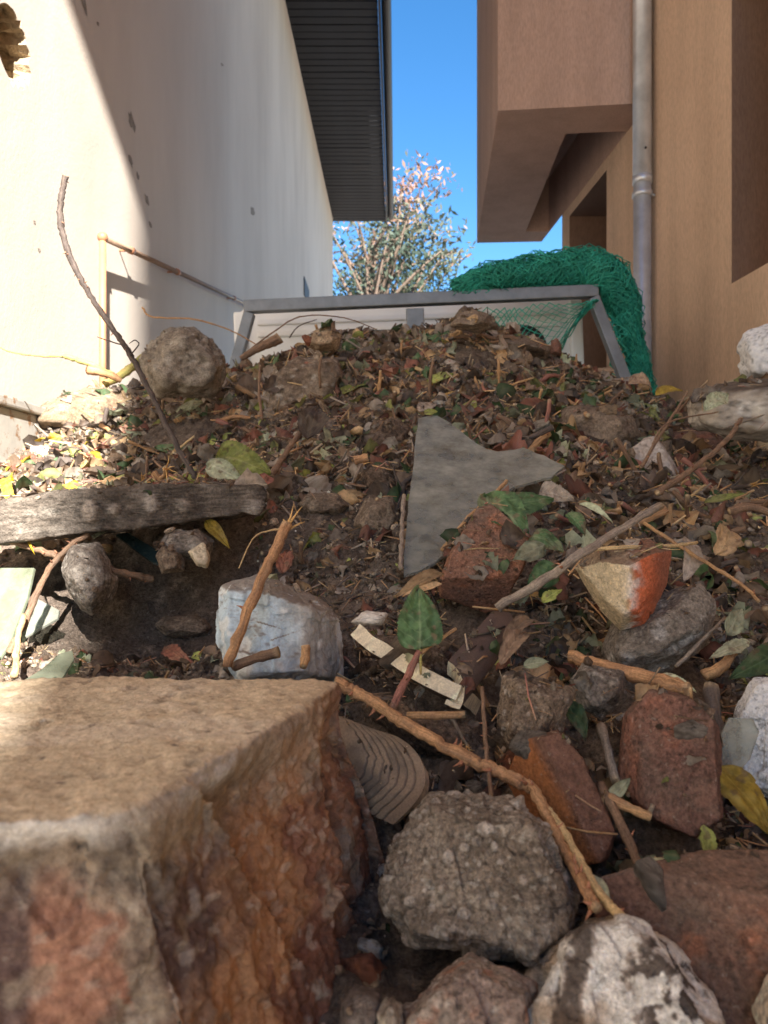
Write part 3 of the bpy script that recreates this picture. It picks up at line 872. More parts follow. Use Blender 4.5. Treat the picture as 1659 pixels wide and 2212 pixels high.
def rock_colors(P, Nw, pal, seed, size, dirt=.5, spots=.0):
    c0, c1, c2 = [np.array(c) for c in PAL[pal]] if isinstance(pal, str) else [np.array(c) for c in pal]
    s = 3.0 / size
    a = smooth(-.25, .3, fbm(P * s, 4, seed)); b = smooth(.1, .45, fbm(P * s * 2.4, 4, seed + 3))
    col = c0 + (c1 - c0) * a[:, None]; col = col + (c2 - col) * (b * .75)[:, None]
    f = fbm(P * s * 14, 3, seed + 6); col = col * (1 + .38 * f + .35 * fbm(P * s * 38, 3, seed + 7))[:, None]
    pit = smooth(.22, .42, fbm(P * s * 11, 3, seed + 21)); col = col * (1 - .5 * pit)[:, None]
    if dirt:
        m = smooth(.25, .75, Nw[:, 2] + .55 * fbm(P * s * 1.6, 4, seed + 9)) * dirt
        m = np.clip(m + dirt * .5 * smooth(.15, .5, fbm(P * s * 3.1, 4, seed + 12)), 0, 1)
        col = col + (SOILC * (1 + .3 * f)[:, None] - col) * m[:, None]
    if spots:
        k = smooth(.35, .5, fbm(P * s * 7, 2, seed + 15)) * spots
        col = col + (np.array((.6, .57, .5)) - col) * k[:, None]
    return col

def hull_pts(planes, sub, p, pre):
    V, F = ico(sub)
    d = V * np.array(pre); d /= np.linalg.norm(d, axis=1, keepdims=True)
    n = np.array([q[:3] for q in planes], float); h = np.array([q[3] for q in planes], float)
    L = np.linalg.norm(n, axis=1); n = n / L[:, None]; h = h / L
    t = d @ n.T
    inv = np.maximum(t, 0) / h
    r = 1.0 / np.power(np.sum(np.power(inv, p), axis=1), 1.0 / p)
    return d * r[:, None], F

def finish_rock(name, V, F, world_c, basis, pal, mat, seed, size, amp, freq, label, cat, group, dirt, spots, pebbles, colfun, fine=1.0, cracks=0.0, facets=.03):
    Nn = vnormals(V, F)
    s = freq / size
    disp = facets * size * facet(V, 2.6 / size, seed) + facets * .5 * size * facet(V, 6.5 / size, seed + 50) + amp * size * .8 * (fbm(V * s, 5, seed, .55)) + amp * size * .35 * fine * ridged(V * s * 4, 3, seed + 2) * .5
    if cracks: disp = disp - cracks * size * smooth(.82, .97, ridged(V * s * 1.1, 2, seed + 40))
    V = V + Nn * disp[:, None]
    pm = None
    if pebbles:
        rg = np.random.default_rng(seed + 5)
        pm = np.zeros(len(V)); pid = np.zeros(len(V))
        for k in range(pebbles):
            c = V[rg.integers(len(V))]; r = size * rg.uniform(.012, .042) * (1.4 if rg.random() < .15 else 1)
            d2 = np.linalg.norm((V - c) * rg.uniform(.8, 1.25, 3), axis=1) / r
            m = d2 < 1
            hgt = np.sqrt(np.clip(1 - d2[m] ** 2, 0, 1)) * r * rg.uniform(.3, .75)
            V[m] += Nn[m] * hgt[:, None]; pm[m] = np.maximum(pm[m], smooth(1.0, .75, d2[m])); pid[m] = rg.random()
    Vw = V @ basis                                     # rows of basis = u, v, w in world axes
    Nw = vnormals(Vw, F)
    col = colfun(V, Vw, Nw) if colfun else rock_colors(V, Nw, pal, seed, size, dirt, spots)
    if pm is not None:
        pc = np.array((.23, .19, .155)) + pid[:, None] * np.array((.19, .19, .18))
        col = col + (pc - col) * (pm * .6)[:, None]
    zmin = Vw[:, 2].min()
    base = np.array((world_c[0], world_c[1], world_c[2] + zmin))
    me = make_mesh(name, Vw - np.array((0, 0, zmin)), F, mat, col)
    o = link(name, me, None, base)
    tag(o, label, cat, group)
    COL.append((o, Vw + world_c, F))
    return o

def stone(name, label, cat, outline, d=None, thick=.06, pal='grey', mat='stone', fronts=None, sub=5, p=14, amp=.035, freq=4.0, dirt=.35, spots=.0,
          pebbles=0, group=None, seed=None, colfun=None, edge=(.25, .5), push=0.0, fine=1.0, cracks=0.0, facets=.03):
    """a lump whose outline, seen face on, is the given convex polygon (picture units) at its own depth"""
    seed = seed if seed is not None else (abs(hash(label)) % 1000 if False else sum(ord(c) for c in label) % 997)
    rg = np.random.default_rng(seed)
    O = np.array(outline, float); cpx = O.mean(0)
    if d is None: d = tdepth(*cpx) - thick * .12
    d = d - push
    c = pt(cpx[0], cpx[1], d)
    w = np.array((0, 0, CAMZ)) - c; w /= np.linalg.norm(w)
    u = np.cross(np.array((0, 0, 1.0)), w); u /= np.linalg.norm(u); v = np.cross(w, u)
    basis = np.stack([u, v, w])
    Q = np.array([(pt(a, b, d) - c) for a, b in O]); Q2 = np.stack([Q @ u, Q @ v], 1)
    ar = 0.5 * np.sum(Q2[:, 0] * np.roll(Q2[:, 1], -1) - Q2[:, 1] * np.roll(Q2[:, 0], -1))
    if ar < 0: Q2 = Q2[::-1]
    planes = []
    for i in range(len(Q2)):
        a, b = Q2[i], Q2[(i+1) % len(Q2)]; e = b - a
        n = np.array((e[1], -e[0])); L = np.linalg.norm(n)
        if L < 1e-6: continue
        n /= L; h = max(n @ a, .004)
        kf = rg.uniform(*edge)
        planes.append((n[0], n[1], kf, h)); planes.append((n[0], n[1], -rg.uniform(.1, .3), h))
    if fronts is None:
        fronts = [(rg.uniform(-.3, .3), rg.uniform(0, .4), 1, 1.0), (rg.uniform(-.9, .9), rg.uniform(-.3, .9), 1, 1.25)]
    for f in fronts: planes.append((f[0], f[1], f[2], thick * .5 * f[3] * math.sqrt(f[0]**2 + f[1]**2 + f[2]**2)))
    planes.append((0, 0, -1, thick * .5))
    ext = Q2.max(0) - Q2.min(0)
    if sub == 6 and d < 1.0 and name not in ('plaster_lump', 'soil_lump', 'mortar_lump'): sub = 7
    V, F = hull_pts(planes, sub, p * 2.6, (ext[0], ext[1], thick))
    size = float(max(ext.mean(), thick))
    return finish_rock(name, V, F, c, basis, pal, M[mat], seed, size, amp, freq, label, cat, group, dirt, spots, pebbles, colfun, fine, cracks, facets)

def big_block():
    """the big broken masonry block right in front, flat rendered top, brick broken sides"""
    zt = CAMZ - .148
    top = [(-.50, .66), (-.38, .655), (-.20, .685), (-.04, .735), (-.034, .61), (-.052, .565), (-.08, .465), (-.105, .395), (-.14, .372), (-.20, .356), (-.50, .345)]
    T = np.array(top)[::-1]
    ar = np.sum(T[:, 0] * np.roll(T[:, 1], -1) - T[:, 1] * np.roll(T[:, 0], -1))
    if ar < 0: T = T[::-1]
    c = np.array((-.25, .52, zt - .12))
    planes = [(-.01, -.02, 1, .12)]
    for i in range(len(T)):
        a, b = T[i], T[(i+1) % len(T)]; e = b - a; n = np.array((e[1], -e[0])); n /= np.linalg.norm(n)
        h = n @ (a - c[:2]); k = .32 if n[0] > .5 else .14
        planes.append((n[0], n[1], k, h + k * .12))
    planes.append((0, 0, -1, .22)); planes.append((.6, -.1, -.5, .32)); planes.append((-.0, -.8, -.6, .33))
    V, F = hull_pts(planes, 8, 70, (.25, .19, .17))
    Nn = vnormals(V, F)
    side = smooth(.75, .45, Nn[:, 2])
    P = V.copy()
    strat = np.stack([P[:, 0] * 9 + P[:, 1] * 4, P[:, 1] * 8 - P[:, 0] * 3, P[:, 2] * 2.2], 1)
    Pf = P * np.array((1, 1, .55)) + .02 * np.stack([fbm(P * 12, 3, 71), fbm(P * 12, 3, 72), fbm(P * 12, 3, 73)], 1)
    below = smooth(.117, .085, P[:, 2] + .012 * fbm(P * 22, 3, 19))
    d = side * (.030 * facet(Pf, 6.5, 3) + .008 * facet(Pf, 19, 9) + .012 * fbm(P * 9, 4, 3) + .0035 * ridged(P * 60, 4, 9) + .003 * fbm(P * 170, 3, 10)) * (.12 + .88 * below)
    d -= side * below * .016
    d += (1 - side) * (.005 * fbm(P * 10, 4, 13) + .0018 * fbm(P * 60, 3, 15) + .0012 * fbm(P * 170, 3, 14))
    d += .005 * (1 - below) * side * fbm(P * 45, 4, 17)
    pits = smooth(.26, .40, fbm(P * 85, 3, 101)) * (1 - side)
    d -= .0014 * pits
    V = V + Nn * d[:, None]
    Nw = vnormals(V, F)
    f1 = fbm(P * 11, 4, 31); f2 = fbm(strat * 1.3, 4, 33); f3 = fbm(P * 28, 4, 35); ff = fbm(P * 160, 3, 37)
    colS = np.array((.17, .085, .05)) + np.zeros_like(V)
    def lay(m, cc): nonlocal colS; colS = colS + (np.array(cc) - colS) * np.clip(m, 0, 1)[:, None]
    xq = P[:, 0] - .25 + .026 * f3 + .02 * f1 + .012 * facet(Pf, 24, 77)                                   # along the front, metres
    lay(smooth(-.055, -.035, xq), (.15, .07, .045)); lay(smooth(-.04, -.028, xq) * smooth(.05, .3, f2 + .3), (.22, .12, .075))
    lay(smooth(-.135, -.115, xq) * smooth(-.045, -.06, xq), (.195, .115, .07))
    lay(smooth(-.072, -.062, xq) * smooth(-.038, -.05, xq), (.27, .145, .075))
    lay(smooth(.0, .25, -f1 + .25 * f3) * smooth(-.12, -.105, xq) * smooth(-.06, -.075, xq), (.095, .062, .052))
    lay(smooth(-.125, -.14, xq), (.28, .15, .10)); lay(smooth(-.125, -.14, xq) * smooth(.05, .3, f2), (.12, .08, .068)); lay(smooth(-.125, -.14, xq) * smooth(.2, .35, f3) * .8, (.33, .135, .065))
    lay(smooth(-.142, -.132, xq) * smooth(-.108, -.118, xq) * .9, (.22, .18, .135))
    lay(smooth(-.128, -.16, xq) * smooth(-.06, -.1, P[:, 2] + .03 * f1), (.19, .155, .12))
    lay(smooth(.30, .40, fbm(P * 26, 4, 39)) * .6, (.27, .22, .165)); lay(smooth(.36, .42, fbm(P * 120, 2, 239)) * .35, (.38, .33, .27)); lay(smooth(.25, .5, fbm(P * 70, 3, 139)) * .6, (.08, .05, .04))
    band = smooth(.060, .095, P[:, 2] + .025 * f3) * smooth(.26, .14, P[:, 0] + .05 * f1)
    lay(band * .85, (.25, .205, .15)); lay(band * smooth(.05, .3, f3) * .8, (.10, .08, .065))
    lay(smooth(.098, .112, P[:, 2] + .008 * f3) * smooth(.20, .10, P[:, 0] + .08 * f1), (.52, .49, .44))
    colS *= .8
    colS *= (1 + .25 * ff)[:, None]
    t = np.array((.335, .268, .185)); colT = t * (1 + .18 * f1 + .22 * fbm(P * 70, 4, 41) + .3 * ff)[:, None]
    m = smooth(.1, .4, fbm(P * np.array((9, 18, 9)), 4, 43)); colT = colT + (np.array((.37, .31, .235)) - colT) * (m * .7)[:, None]; colT = colT * (1 - .3 * pits)[:, None]
    m = smooth(.40, .47, fbm(P * 75, 3, 45) * .6 + .55 * np.maximum(0, fbm(P * 14, 2, 46))) * .8; colT = colT + (np.array((.07, .055, .05)) - colT) * m[:, None]
    m = smooth(.05, .20, P[:, 1] - .0) * .3 + smooth(.14, .22, P[:, 0]) * .35
    colT = colT + (np.array((.21, .135, .08)) - colT) * np.clip(m, 0, .6)[:, None]
    tm = smooth(.55, .8, Nw[:, 2]) * (P[:, 2] > .09)
    col = colS + (colT - colS) * tm[:, None]
    zmin = V[:, 2].min()
    o = link('masonry_block', make_mesh('masonry_block', V - np.array((0, 0, zmin)), F, M['block'], col), None, c + np.array((0, 0, zmin)))
    tag(o, 'big broken masonry block with flat tan rendered top and rusty brick-red broken sides', 'block')
    COL.append((o, V + c, F))
big_block()

def bricktwo(V, Vw, Nw):
    f = fbm(V * 40, 4, 3); f2 = fbm(V * 90, 4, 7)
    split = V[:, 0] - .004 + .006 * f
    a = np.array((.44, .36, .235)) * (1 + .3 * f2)[:, None]; b = np.array((.40, .105, .045)) * (1 + .25 * f)[:, None]
    m = smooth(-.006, .004, split); col = a + (b - a) * m[:, None]
    e = np.exp(-(split / .008) ** 2) * smooth(-.2, .3, f2); col = col + (np.array((.55, .5, .46)) - col) * (e * .8)[:, None]
    dm = smooth(.015, .04, V[:, 0] + .01 * f); col = col + (np.array((.17, .075, .05)) - col) * (dm * .8)[:, None]
    t = smooth(.45, .75, Nw[:, 2] + .2 * f); col = col + (np.array((.13, .085, .06)) - col) * (t * .85)[:, None]
    return col

def paintblock(V, Vw, Nw):
    f = fbm(V * 30, 4, 3); f2 = fbm(V * np.array((120, 30, 60)), 4, 7)
    col = np.array((.38, .46, .51)) * (1 + .35 * f2 + .25 * fbm(V * 110, 3, 77))[:, None]
    m = smooth(-.01, .035, V[:, 0] + .02 * f + .3 * V[:, 1]); col = col + (np.array((.30, .275, .24)) * (1 + .5 * f2)[:, None] - col) * (m * .9)[:, None]
    w = smooth(.2, .4, fbm(V * 45, 3, 12)); col = col + (np.array((.66, .66, .63)) - col) * (w * .6)[:, None]
    t = smooth(.35, .8, Nw[:, 2] + .35 * f); col = col + (SOILC * 1.2 - col) * (t * .85)[:, None]
    return col

def stainwhite(V, Vw, Nw):
    f = fbm(V * 22, 4, 3); f2 = fbm(V * 70, 4, 7)
    col = np.array((.30, .235, .175)) * (1 + .45 * f2)[:, None]
    w = smooth(.05, .3, fbm(V * 16, 4, 12) + V[:, 0] * 2.0); col = col + (np.array((.50, .485, .455)) * (1 + .25 * f2)[:, None] - col) * (w * .9)[:, None]
    r = smooth(.02, .10, -V[:, 0] - .03 + .05 * f) * smooth(-.1, .25, f2); col = col + (np.array((.33, .19, .13)) - col) * (r * .6)[:, None]
    n1 = fbm(V * 60, 4, 18); n2 = fbm(V * 150, 3, 19)
    k = np.exp(-((V[:, 0] + .022 + .014 * f + .006 * n1) / .011) ** 2) * smooth(.062, .045, V[:, 1] + .01 * n1)
    k = np.maximum(k, smooth(.05, .2, n1) * np.exp(-((V[:, 0] - .030 + .02 * f) / .020) ** 2) * smooth(.055, .03, V[:, 1]))
    k = smooth(.35, .75, k + .55 * n2) * smooth(-.35, .1, n1 + .2)
    br = smooth(.1, .45, k + .5 * n1) * .5
    col = col + (np.array((.19, .11, .065)) - col) * br[:, None]
    col = col + (np.array((.025, .018, .015)) - col) * (k * .82)[:, None]
    return col

def orangeband(V, Vw, Nw):
    f = fbm(V * 40, 4, 3); f2 = fbm(V * 120, 3, 6)
    col = np.array((.115, .062, .045)) * (1 + .35 * f2)[:, None]
    m = smooth(.006, -.004, V[:, 0] * .85 + V[:, 1] * .5 + .003 * f); col = col + (np.array((.27, .105, .04)) * (1 + .15 * f2)[:, None] - col) * m[:, None]
    return col

S = stone
S('concrete_lump', 'rounded grey-brown concrete lump studded with pebbles', 'concrete', [(830, 1850), (925, 1702), (1095, 1722), (1200, 1820), (1230, 1930), (1205, 2010), (1125, 2068), (900, 2035), (830, 1940)],
  .54, .11, 'concrete', 'concrete', [(-.05, .05, 1, .85), (.55, .1, 1, 1.1), (-.7, .2, 1, 1.05), (.1, 1.0, .8, 1.0), (0, -.9, .8, 1.2)], 6, 30, .035, 5, .12, .25, 200, fine=2.0, facets=.045, edge=(.05, .25))
S('stained_plaster_lump', 'whitish plaster lump with black stains in front of the pebbly concrete', 'rubble', [(1100, 2150), (1165, 2050), (1240, 1992), (1345, 1978), (1450, 2040), (1535, 2150), (1580, 2300), (1500, 2420), (1120, 2420)],
  .47, .15, 'white', 'stone', [(.05, .1, 1, .85), (-.8, .1, 1, 1.0), (.7, .4, 1, 1.0), (0, 1, .9, 1.1)], 6, 26, .05, 4, .2, colfun=stainwhite, cracks=.012, facets=.035, edge=(.1, .3))
S('plaster_lump', 'pinkish grey mortar lump joined against the stained plaster lump', 'rubble', [(852, 2120), (885, 2045), (960, 2032), (1015, 2060), (1055, 2030), (1110, 2045), (1150, 2120), (1150, 2300), (1000, 2400), (860, 2320)],
  .46, .10, [(.27, .225, .185), (.20, .15, .125), (.30, .15, .10)], 'stone', [(.0, .1, 1, .85), (-.5, .5, 1, 1.0)], 6, 24, .05, 4, .1, facets=.035, edge=(.1, .3), spots=.3)
S('stone', 'small dark rounded stone beside the stained plaster lump', 'stone', [(735, 2160), (770, 2125), (825, 2135), (835, 2200), (800, 2250), (735, 2240)], .44, .03, [(.12, .10, .09), (.09, .075, .068), (.17, .145, .125)], 'stone', sub=4)
S('stone', 'small pale pinkish stone beside the stained plaster lump', 'stone', [(805, 2190), (835, 2150), (868, 2165), (875, 2230), (830, 2260)], .43, .03, 'mortar', 'stone', sub=4)
S('brick', 'large red brick with soil on top, lying below the yellow leaf', 'brick', [(1290, 1890), (1480, 1838), (1800, 1835), (1830, 2220), (1560, 2200), (1290, 2050)],
  .55, .16, 'brickbrown', 'brick', [(0, 1.1, .8, .85), (-.03, -.12, 1, .95)], 6, 40, .016, 4, .5, facets=.008, edge=(.02, .07))
S('stone', 'cream rounded stone under the large red brick', 'stone', [(1625, 2170), (1660, 2100), (1740, 2100), (1760, 2260), (1640, 2280)], .45, .05, [(.5, .44, .36), (.42, .36, .28), (.55, .5, .43)], 'stone', sub=4, dirt=.1)
S('timber_scrap', 'dark greyish wood scrap wedged under the large red brick', 'wood', [(1500, 2105), (1530, 2100), (1640, 2160), (1635, 2190), (1600, 2195), (1510, 2140)], .50, .03, 'slab', 'stone', sub=4)
S('brick', 'dark red-brown brick standing beside the cracked white foam panel', 'brick', [(1330, 1700), (1345, 1540), (1400, 1478), (1490, 1500), (1550, 1570), (1562, 1760), (1500, 1805), (1400, 1760)],
  .64, .08, 'brickdark', 'brick', [(-.1, .1, 1, 1.0), (-1.1, 0, 1, 1.05)], 6, 30, .022, 4, .35, facets=.012, edge=(.05, .15))
S('brick', 'narrow brick with an orange worn flank, beside the pebbly concrete lump', 'brick', [(1085, 1690), (1125, 1590), (1205, 1570), (1262, 1640), (1328, 1800), (1310, 1850), (1240, 1870), (1150, 1800)],
  .63, .09, 'brickdark', 'brick', [(.35, .2, 1, 1.0), (-1.1, -.5, 1, .55)], 6, 30, .014, 4, .3, colfun=orangeband, facets=.008, edge=(.05, .15))
S('concrete_wedge', 'wedge of grey-brown concrete under the dead leaf curls', 'concrete', [(1072, 1560), (1085, 1465), (1130, 1448), (1240, 1490), (1215, 1570), (1165, 1640), (1095, 1615)],
  .68, .07, 'dirtstone', 'concrete', [(-.2, .1, 1, 1.0), (.7, -.1, 1, 1.2)], 6, 14, .035, 5, .25, pebbles=40)
S('concrete_flake', 'flat grey concrete flake under the thick orange stick', 'concrete', [(1228, 1470), (1260, 1430), (1350, 1450), (1355, 1510), (1300, 1556), (1250, 1530)],
  .75, .05, 'grey', 'concrete', None, 5, 14, .03, 5, .15, pebbles=30)
S('mortar_lump', 'grey mortar lump with white patches under the two-tone brick', 'rubble', [(1290, 1400), (1330, 1330), (1450, 1270), (1515, 1255), (1545, 1300), (1530, 1390), (1470, 1440), (1380, 1462), (1310, 1450)],
  .88, .10, [(.235, .205, .17), (.17, .145, .12), (.42, .40, .37)], 'concrete', [(-.1, .2, 1, 1.0), (.5, .5, 1, 1.1)], 6, 10, .04, 4, .25)
S('brick', 'broken brick with tan plaster on one face and orange-red on the other', 'brick', [(1236, 1225), (1290, 1185), (1400, 1165), (1450, 1190), (1440, 1260), (1395, 1350), (1340, 1363), (1290, 1310)],
  .86, .12, 'brick', 'brick', [(-.75, -.15, 1, .72), (.8, -.1, 1, .75), (0, 1.3, .7, .9)], 6, 34, .012, 4, .3, colfun=bricktwo, facets=.012)
S('brick', 'soil-dusted brown-red brick leaning below the dusty glass sheet', 'brick', [(943, 1262), (970, 1190), (1030, 1095), (1060, 1085), (1150, 1160), (1130, 1230), (1085, 1310), (1050, 1325), (950, 1290)],
  .98, .10, 'brickbrown', 'brick', [(.0, .3, 1, .9), (.1, -1.1, 1, .95)], 6, 34, .018, 4, .5, facets=.010, edge=(.05, .15))
S('painted_block', 'block of pale blue painted plaster behind the big masonry block', 'block', [(465, 1330), (480, 1262), (560, 1240), (690, 1290), (735, 1330), (748, 1425), (740, 1480), (520, 1480), (475, 1420)],
  .86, .12, 'blue', 'plaster', [(-.15, .15, 1, .9), (.9, .1, 1, 1.05), (0, 1.2, .8, 1.0)], 6, 18, .035, 5, .3, colfun=paintblock, facets=.02)
S('stone_slab', 'long thin grey-brown stone slab bridging a dark hollow', 'slab', [(-60, 1098), (0, 1086), (200, 1058), (400, 1045), (560, 1046), (574, 1075), (556, 1112), (400, 1130), (150, 1158), (0, 1172), (-60, 1174)],
  1.14, .26, 'slab', 'stone', [(0, .0, 1, 1.0)], 6, 30, .016, 14, .15, edge=(.01, .04), spots=.1, facets=.012, fine=2.5, pebbles=60)
S('flat_stone', 'flat tan sandstone half in sunlight beside the plaster wall', 'stone', [(60, 900), (110, 860), (200, 830), (260, 840), (296, 880), (260, 925), (180, 950), (90, 935)],
  None, .13, [(.20, .145, .095), (.15, .11, .075), (.25, .19, .13)], 'stone', [(.0, 1.0, .6, .85), (.3, .2, 1, 1.0)], 5, 16, .02, 4, .15)
S('porous_rock', 'rough porous grey rock on the heap edge against the plaster wall', 'rock', [(300, 800), (322, 745), (380, 706), (432, 714), (474, 748), (496, 800), (470, 860), (330, 860)],
  2.05, .19, [(.205, .175, .14), (.15, .125, .10), (.27, .24, .20)], 'concrete', None, 5, 8, .09, 5, .1, fine=2.0, spots=.25)
S('stone', 'pointed grey-white stone under the long slab', 'stone', [(130, 1230), (150, 1180), (215, 1170), (262, 1250), (245, 1290), (200, 1335), (170, 1320), (145, 1275)], 1.0, .08, 'grey', 'concrete', None, 5, 12, .04, 4, .2, .3)
S('stone', 'flat dark grey stone in the hollow under the slab', 'stone', [(335, 1180), (365, 1145), (430, 1142), (462, 1170), (455, 1205), (360, 1215)], 1.05, .06, 'grey', 'stone', None, 5, 16, .02, 4, .2)
S('stone', 'small squarish brownish stone in the hollow under the slab', 'stone', [(335, 1200), (350, 1175), (395, 1195), (400, 1235), (350, 1240)], 1.02, .05, 'dirtstone', 'stone', None, 5, 16, .02, 4, .2)
S('tile_chip', 'cream speckled tile chip standing in the hollow under the slab', 'tile', [(405, 1192), (440, 1168), (455, 1205), (448, 1228), (425, 1222)], 1.0, .018, [(.40, .34, .24), (.33, .27, .19), (.45, .39, .29)], 'ceramic', None, 4, 20, .015, 4, .2)
S('stone', 'earthy flat stone half buried in the crumbly soil', 'stone', [(330, 1350), (355, 1330), (430, 1328), (462, 1355), (440, 1380), (360, 1378)], None, .05, 'dirtstone', 'stone', None, 5, 10, .05, 5, .2)
S('clod', 'large earth-covered stone below the small white foam scraps', 'stone', [(1192, 920), (1215, 880), (1290, 872), (1370, 900), (1385, 945), (1330, 985), (1240, 990), (1200, 960)], None, .16, 'dirtstone', 'stone', None, 5, 9, .05, 4, .5)
S('stone', 'brown earthy stone low beneath the large earth-covered stone', 'stone', [(1390, 990), (1392, 960), (1450, 950), (1455, 1000), (1420, 1020)], None, .06, 'dirtstone', 'stone')
S('plaster_slab', 'greyish pink plaster slab leaning among dead leaves', 'plaster', [(1345, 980), (1390, 945), (1415, 940), (1470, 1020), (1465, 1065), (1430, 1075), (1370, 1040)], None, .05, [(.33, .28, .245), (.27, .225, .19), (.4, .36, .33)], 'plaster', [(0, .2, 1, .8)], 5, 22, .015, 4, .25)
S('brick', 'dark maroon brick half buried behind the plaster slab', 'brick', [(1415, 960), (1440, 930), (1545, 922), (1570, 950), (1560, 985), (1450, 990)], None, .12, 'brickdark', 'brick', [(0, .5, 1, .9)], 5, 20, .02, 4, .4)
S('foam_block', 'bright white foam block standing at the tan wall', 'foam', [(1588, 760), (1605, 720), (1660, 695), (1740, 700), (1760, 800), (1700, 830), (1600, 828)], 1.90, .16, 'foam', 'foam', None, 5, 9, .035, 7, 0)
S('dirty_foam_block', 'dirty white foam block caked with soil at the truck side board', 'foam', [(1475, 880), (1500, 845), (1600, 822), (1740, 815), (1760, 960), (1600, 955), (1500, 930)], 1.72, .16, 'white', 'foam', None, 5, 9, .05, 6, .95)
S('foam_scrap', 'small angular white foam scrap on the earth-covered stone', 'foam', [(1262, 892), (1300, 872), (1312, 885), (1300, 905), (1270, 903)], None, .05, 'foam', 'foam', None, 4, 16, .04, 4, 0, push=.05)
S('foam_scrap', 'small rounded white foam scrap beside the earth-covered stone', 'foam', [(1335, 915), (1350, 903), (1372, 910), (1368, 925), (1342, 926)], None, .04, 'foam', 'foam', None, 4, 12, .04, 4, 0, push=.05)
S('foam_board', 'crazed white foam panel leaning beside the dark brick', 'foam', [(1590, 1520), (1620, 1465), (1760, 1440), (1790, 1720), (1660, 1725), (1575, 1690)], .70, .05, 'foam', 'foam', [(-.1, .1, 1, 1.0)], 6, 22, .02, 5, .06, cracks=.006)
S('stone', 'dirty cube of brown stone on the crest below the cab window', 'stone', [(660, 745), (680, 712), (715, 702), (738, 725), (730, 755), (690, 762)], None, .09, 'tan', 'stone', None, 5, 9, .06, 4, .3)
S('brick', 'upright reddish brick stub on the crest in front of the cab', 'brick', [(1188, 765), (1190, 735), (1203, 730), (1212, 742), (1213, 770)], None, .04, 'brickdark', 'brick', None, 4, 20, .02, 4, .2, push=.03)
S('stone', 'brown stone ledge on the crest beneath the green net', 'stone', [(1045, 740), (1070, 722), (1150, 728), (1195, 752), (1180, 775), (1080, 765)], None, .13, 'dirtstone', 'stone', None, 5, 10, .05, 4, .4)
S('stone', 'pale grey-tan stone just below the crest ledge', 'stone', [(1080, 770), (1100, 748), (1145, 760), (1155, 785), (1110, 795)], None, .07, 'tan', 'stone', None, 5, 10, .05, 4, .3)
S('rubble_top', 'brown lump of earth topping the crest in front of the cab', 'clod', [(970, 705), (990, 678), (1020, 668), (1060, 680), (1075, 705), (1030, 722)], None, .12, 'dirtstone', 'stone', None, 5, 8, .08, 5, .6)
S('stone', 'tan plaster-faced stone sunk in the slope below the crest', 'stone', [(560, 880), (585, 800), (650, 770), (730, 775), (750, 830), (700, 890), (610, 905)], None, .14, 'dirtstone', 'stone', None, 5, 9, .05, 4, .35, spots=.3)
S('stone', 'flat earthy stone on the slope left of the glass sheet', 'stone', [(760, 1135), (790, 1080), (850, 1070), (868, 1120), (850, 1160), (790, 1165)], None, .07, 'dirtstone', 'stone', None, 5, 12, .04, 4, .3)
S('stone', 'crumbly earthy stone above the painted blue block', 'stone', [(640, 1090), (665, 1065), (730, 1065), (760, 1090), (730, 1120), (665, 1120)], None, .06, 'dirtstone', 'stone', None, 5, 9, .06, 5, .4)
S('clod', 'crumbly dark earth clod touching the glass sheet edge', 'clod', [(785, 960), (805, 915), (850, 900), (895, 930), (890, 990), (830, 1010)], None, .10, [(.075, .05, .036), (.05, .035, .026), (.11, .08, .056)], 'soil', None, 5, 7, .10, 6, .3, fine=2)
S('clod', 'rounded dark earth clod below the crumbly clod', 'clod', [(770, 1060), (785, 1015), (840, 1005), (868, 1040), (850, 1075), (800, 1080)], None, .08, [(.085, .058, .04), (.06, .042, .03), (.13, .095, .065)], 'soil', None, 5, 7, .10, 6, .3, fine=2)
S('cement_chip', 'small pale square cement chip in the soil', 'rubble', [(665, 1050), (680, 1025), (710, 1025), (712, 1055), (690, 1065)], None, .015, [(.30, .25, .19), (.25, .2, .15), (.34, .29, .23)], 'stone', None, 4, 20, .02, 4, .1, push=.015)
S('plaster_chip_loose', 'white plaster chip with flaking paint beside the broken pipe', 'plaster', [(875, 1360) if False else (756, 1345), (790, 1318), (840, 1325), (825, 1352), (780, 1352)], .84, .02, 'white', 'plaster', None, 4, 20, .02, 4, .2)
S('grey_stone', 'dark grey stone deep in the gap under the pebbly lump', 'stone', [(690, 1990), (760, 1960), (830, 1970), (850, 2080), (810, 2130), (700, 2120)], .60, .09, 'grey', 'stone', None, 5, 10, .05, 4, .4)

# ------------------------------------------------------------------ plates of glass and tile
def plane_of(p3):
    a, b, c = [pt(*p) for p in p3]
    n = np.cross(b - a, c - a); n /= np.linalg.norm(n)
    if n @ (np.array((0, 0, CAMZ)) - a) < 0: n = -n
    return a, n
def on_plane(px, py, a, n):
    o = np.array((0, 0, CAMZ)); d = np.array(((px - 829.5) / FPX, 1, (1106 - py) / FPX))
    return o + d * ((a - o) @ n) / (d @ n)
def plate(name, label, cat, outline, p3, thick, mat, group=None, jit=0.0, seed=1):
    a, n = plane_of(p3); rg = np.random.default_rng(seed)
    P = [on_plane(x + rg.uniform(-jit, jit), y + rg.uniform(-jit, jit), a, n) for x, y in outline]
    c = np.mean(P, 0); zm = min(p[2] for p in P); c[2] = zm
    k = len(P)
    V = [p - c for p in P] + [p - c - n * thick for p in P]
    bm = bmesh.new(); vs = [bm.verts.new(v) for v in V]
    bm.faces.new(vs[:k]); bm.faces.new(vs[k:][::-1])
    for i in range(k): bm.faces.new((vs[i], vs[k + i], vs[k + (i+1) % k], vs[(i+1) % k]))
    o = bm_obj(name, bm, mat, None, 0, False, c); tag(o, label, cat, group)
    return o
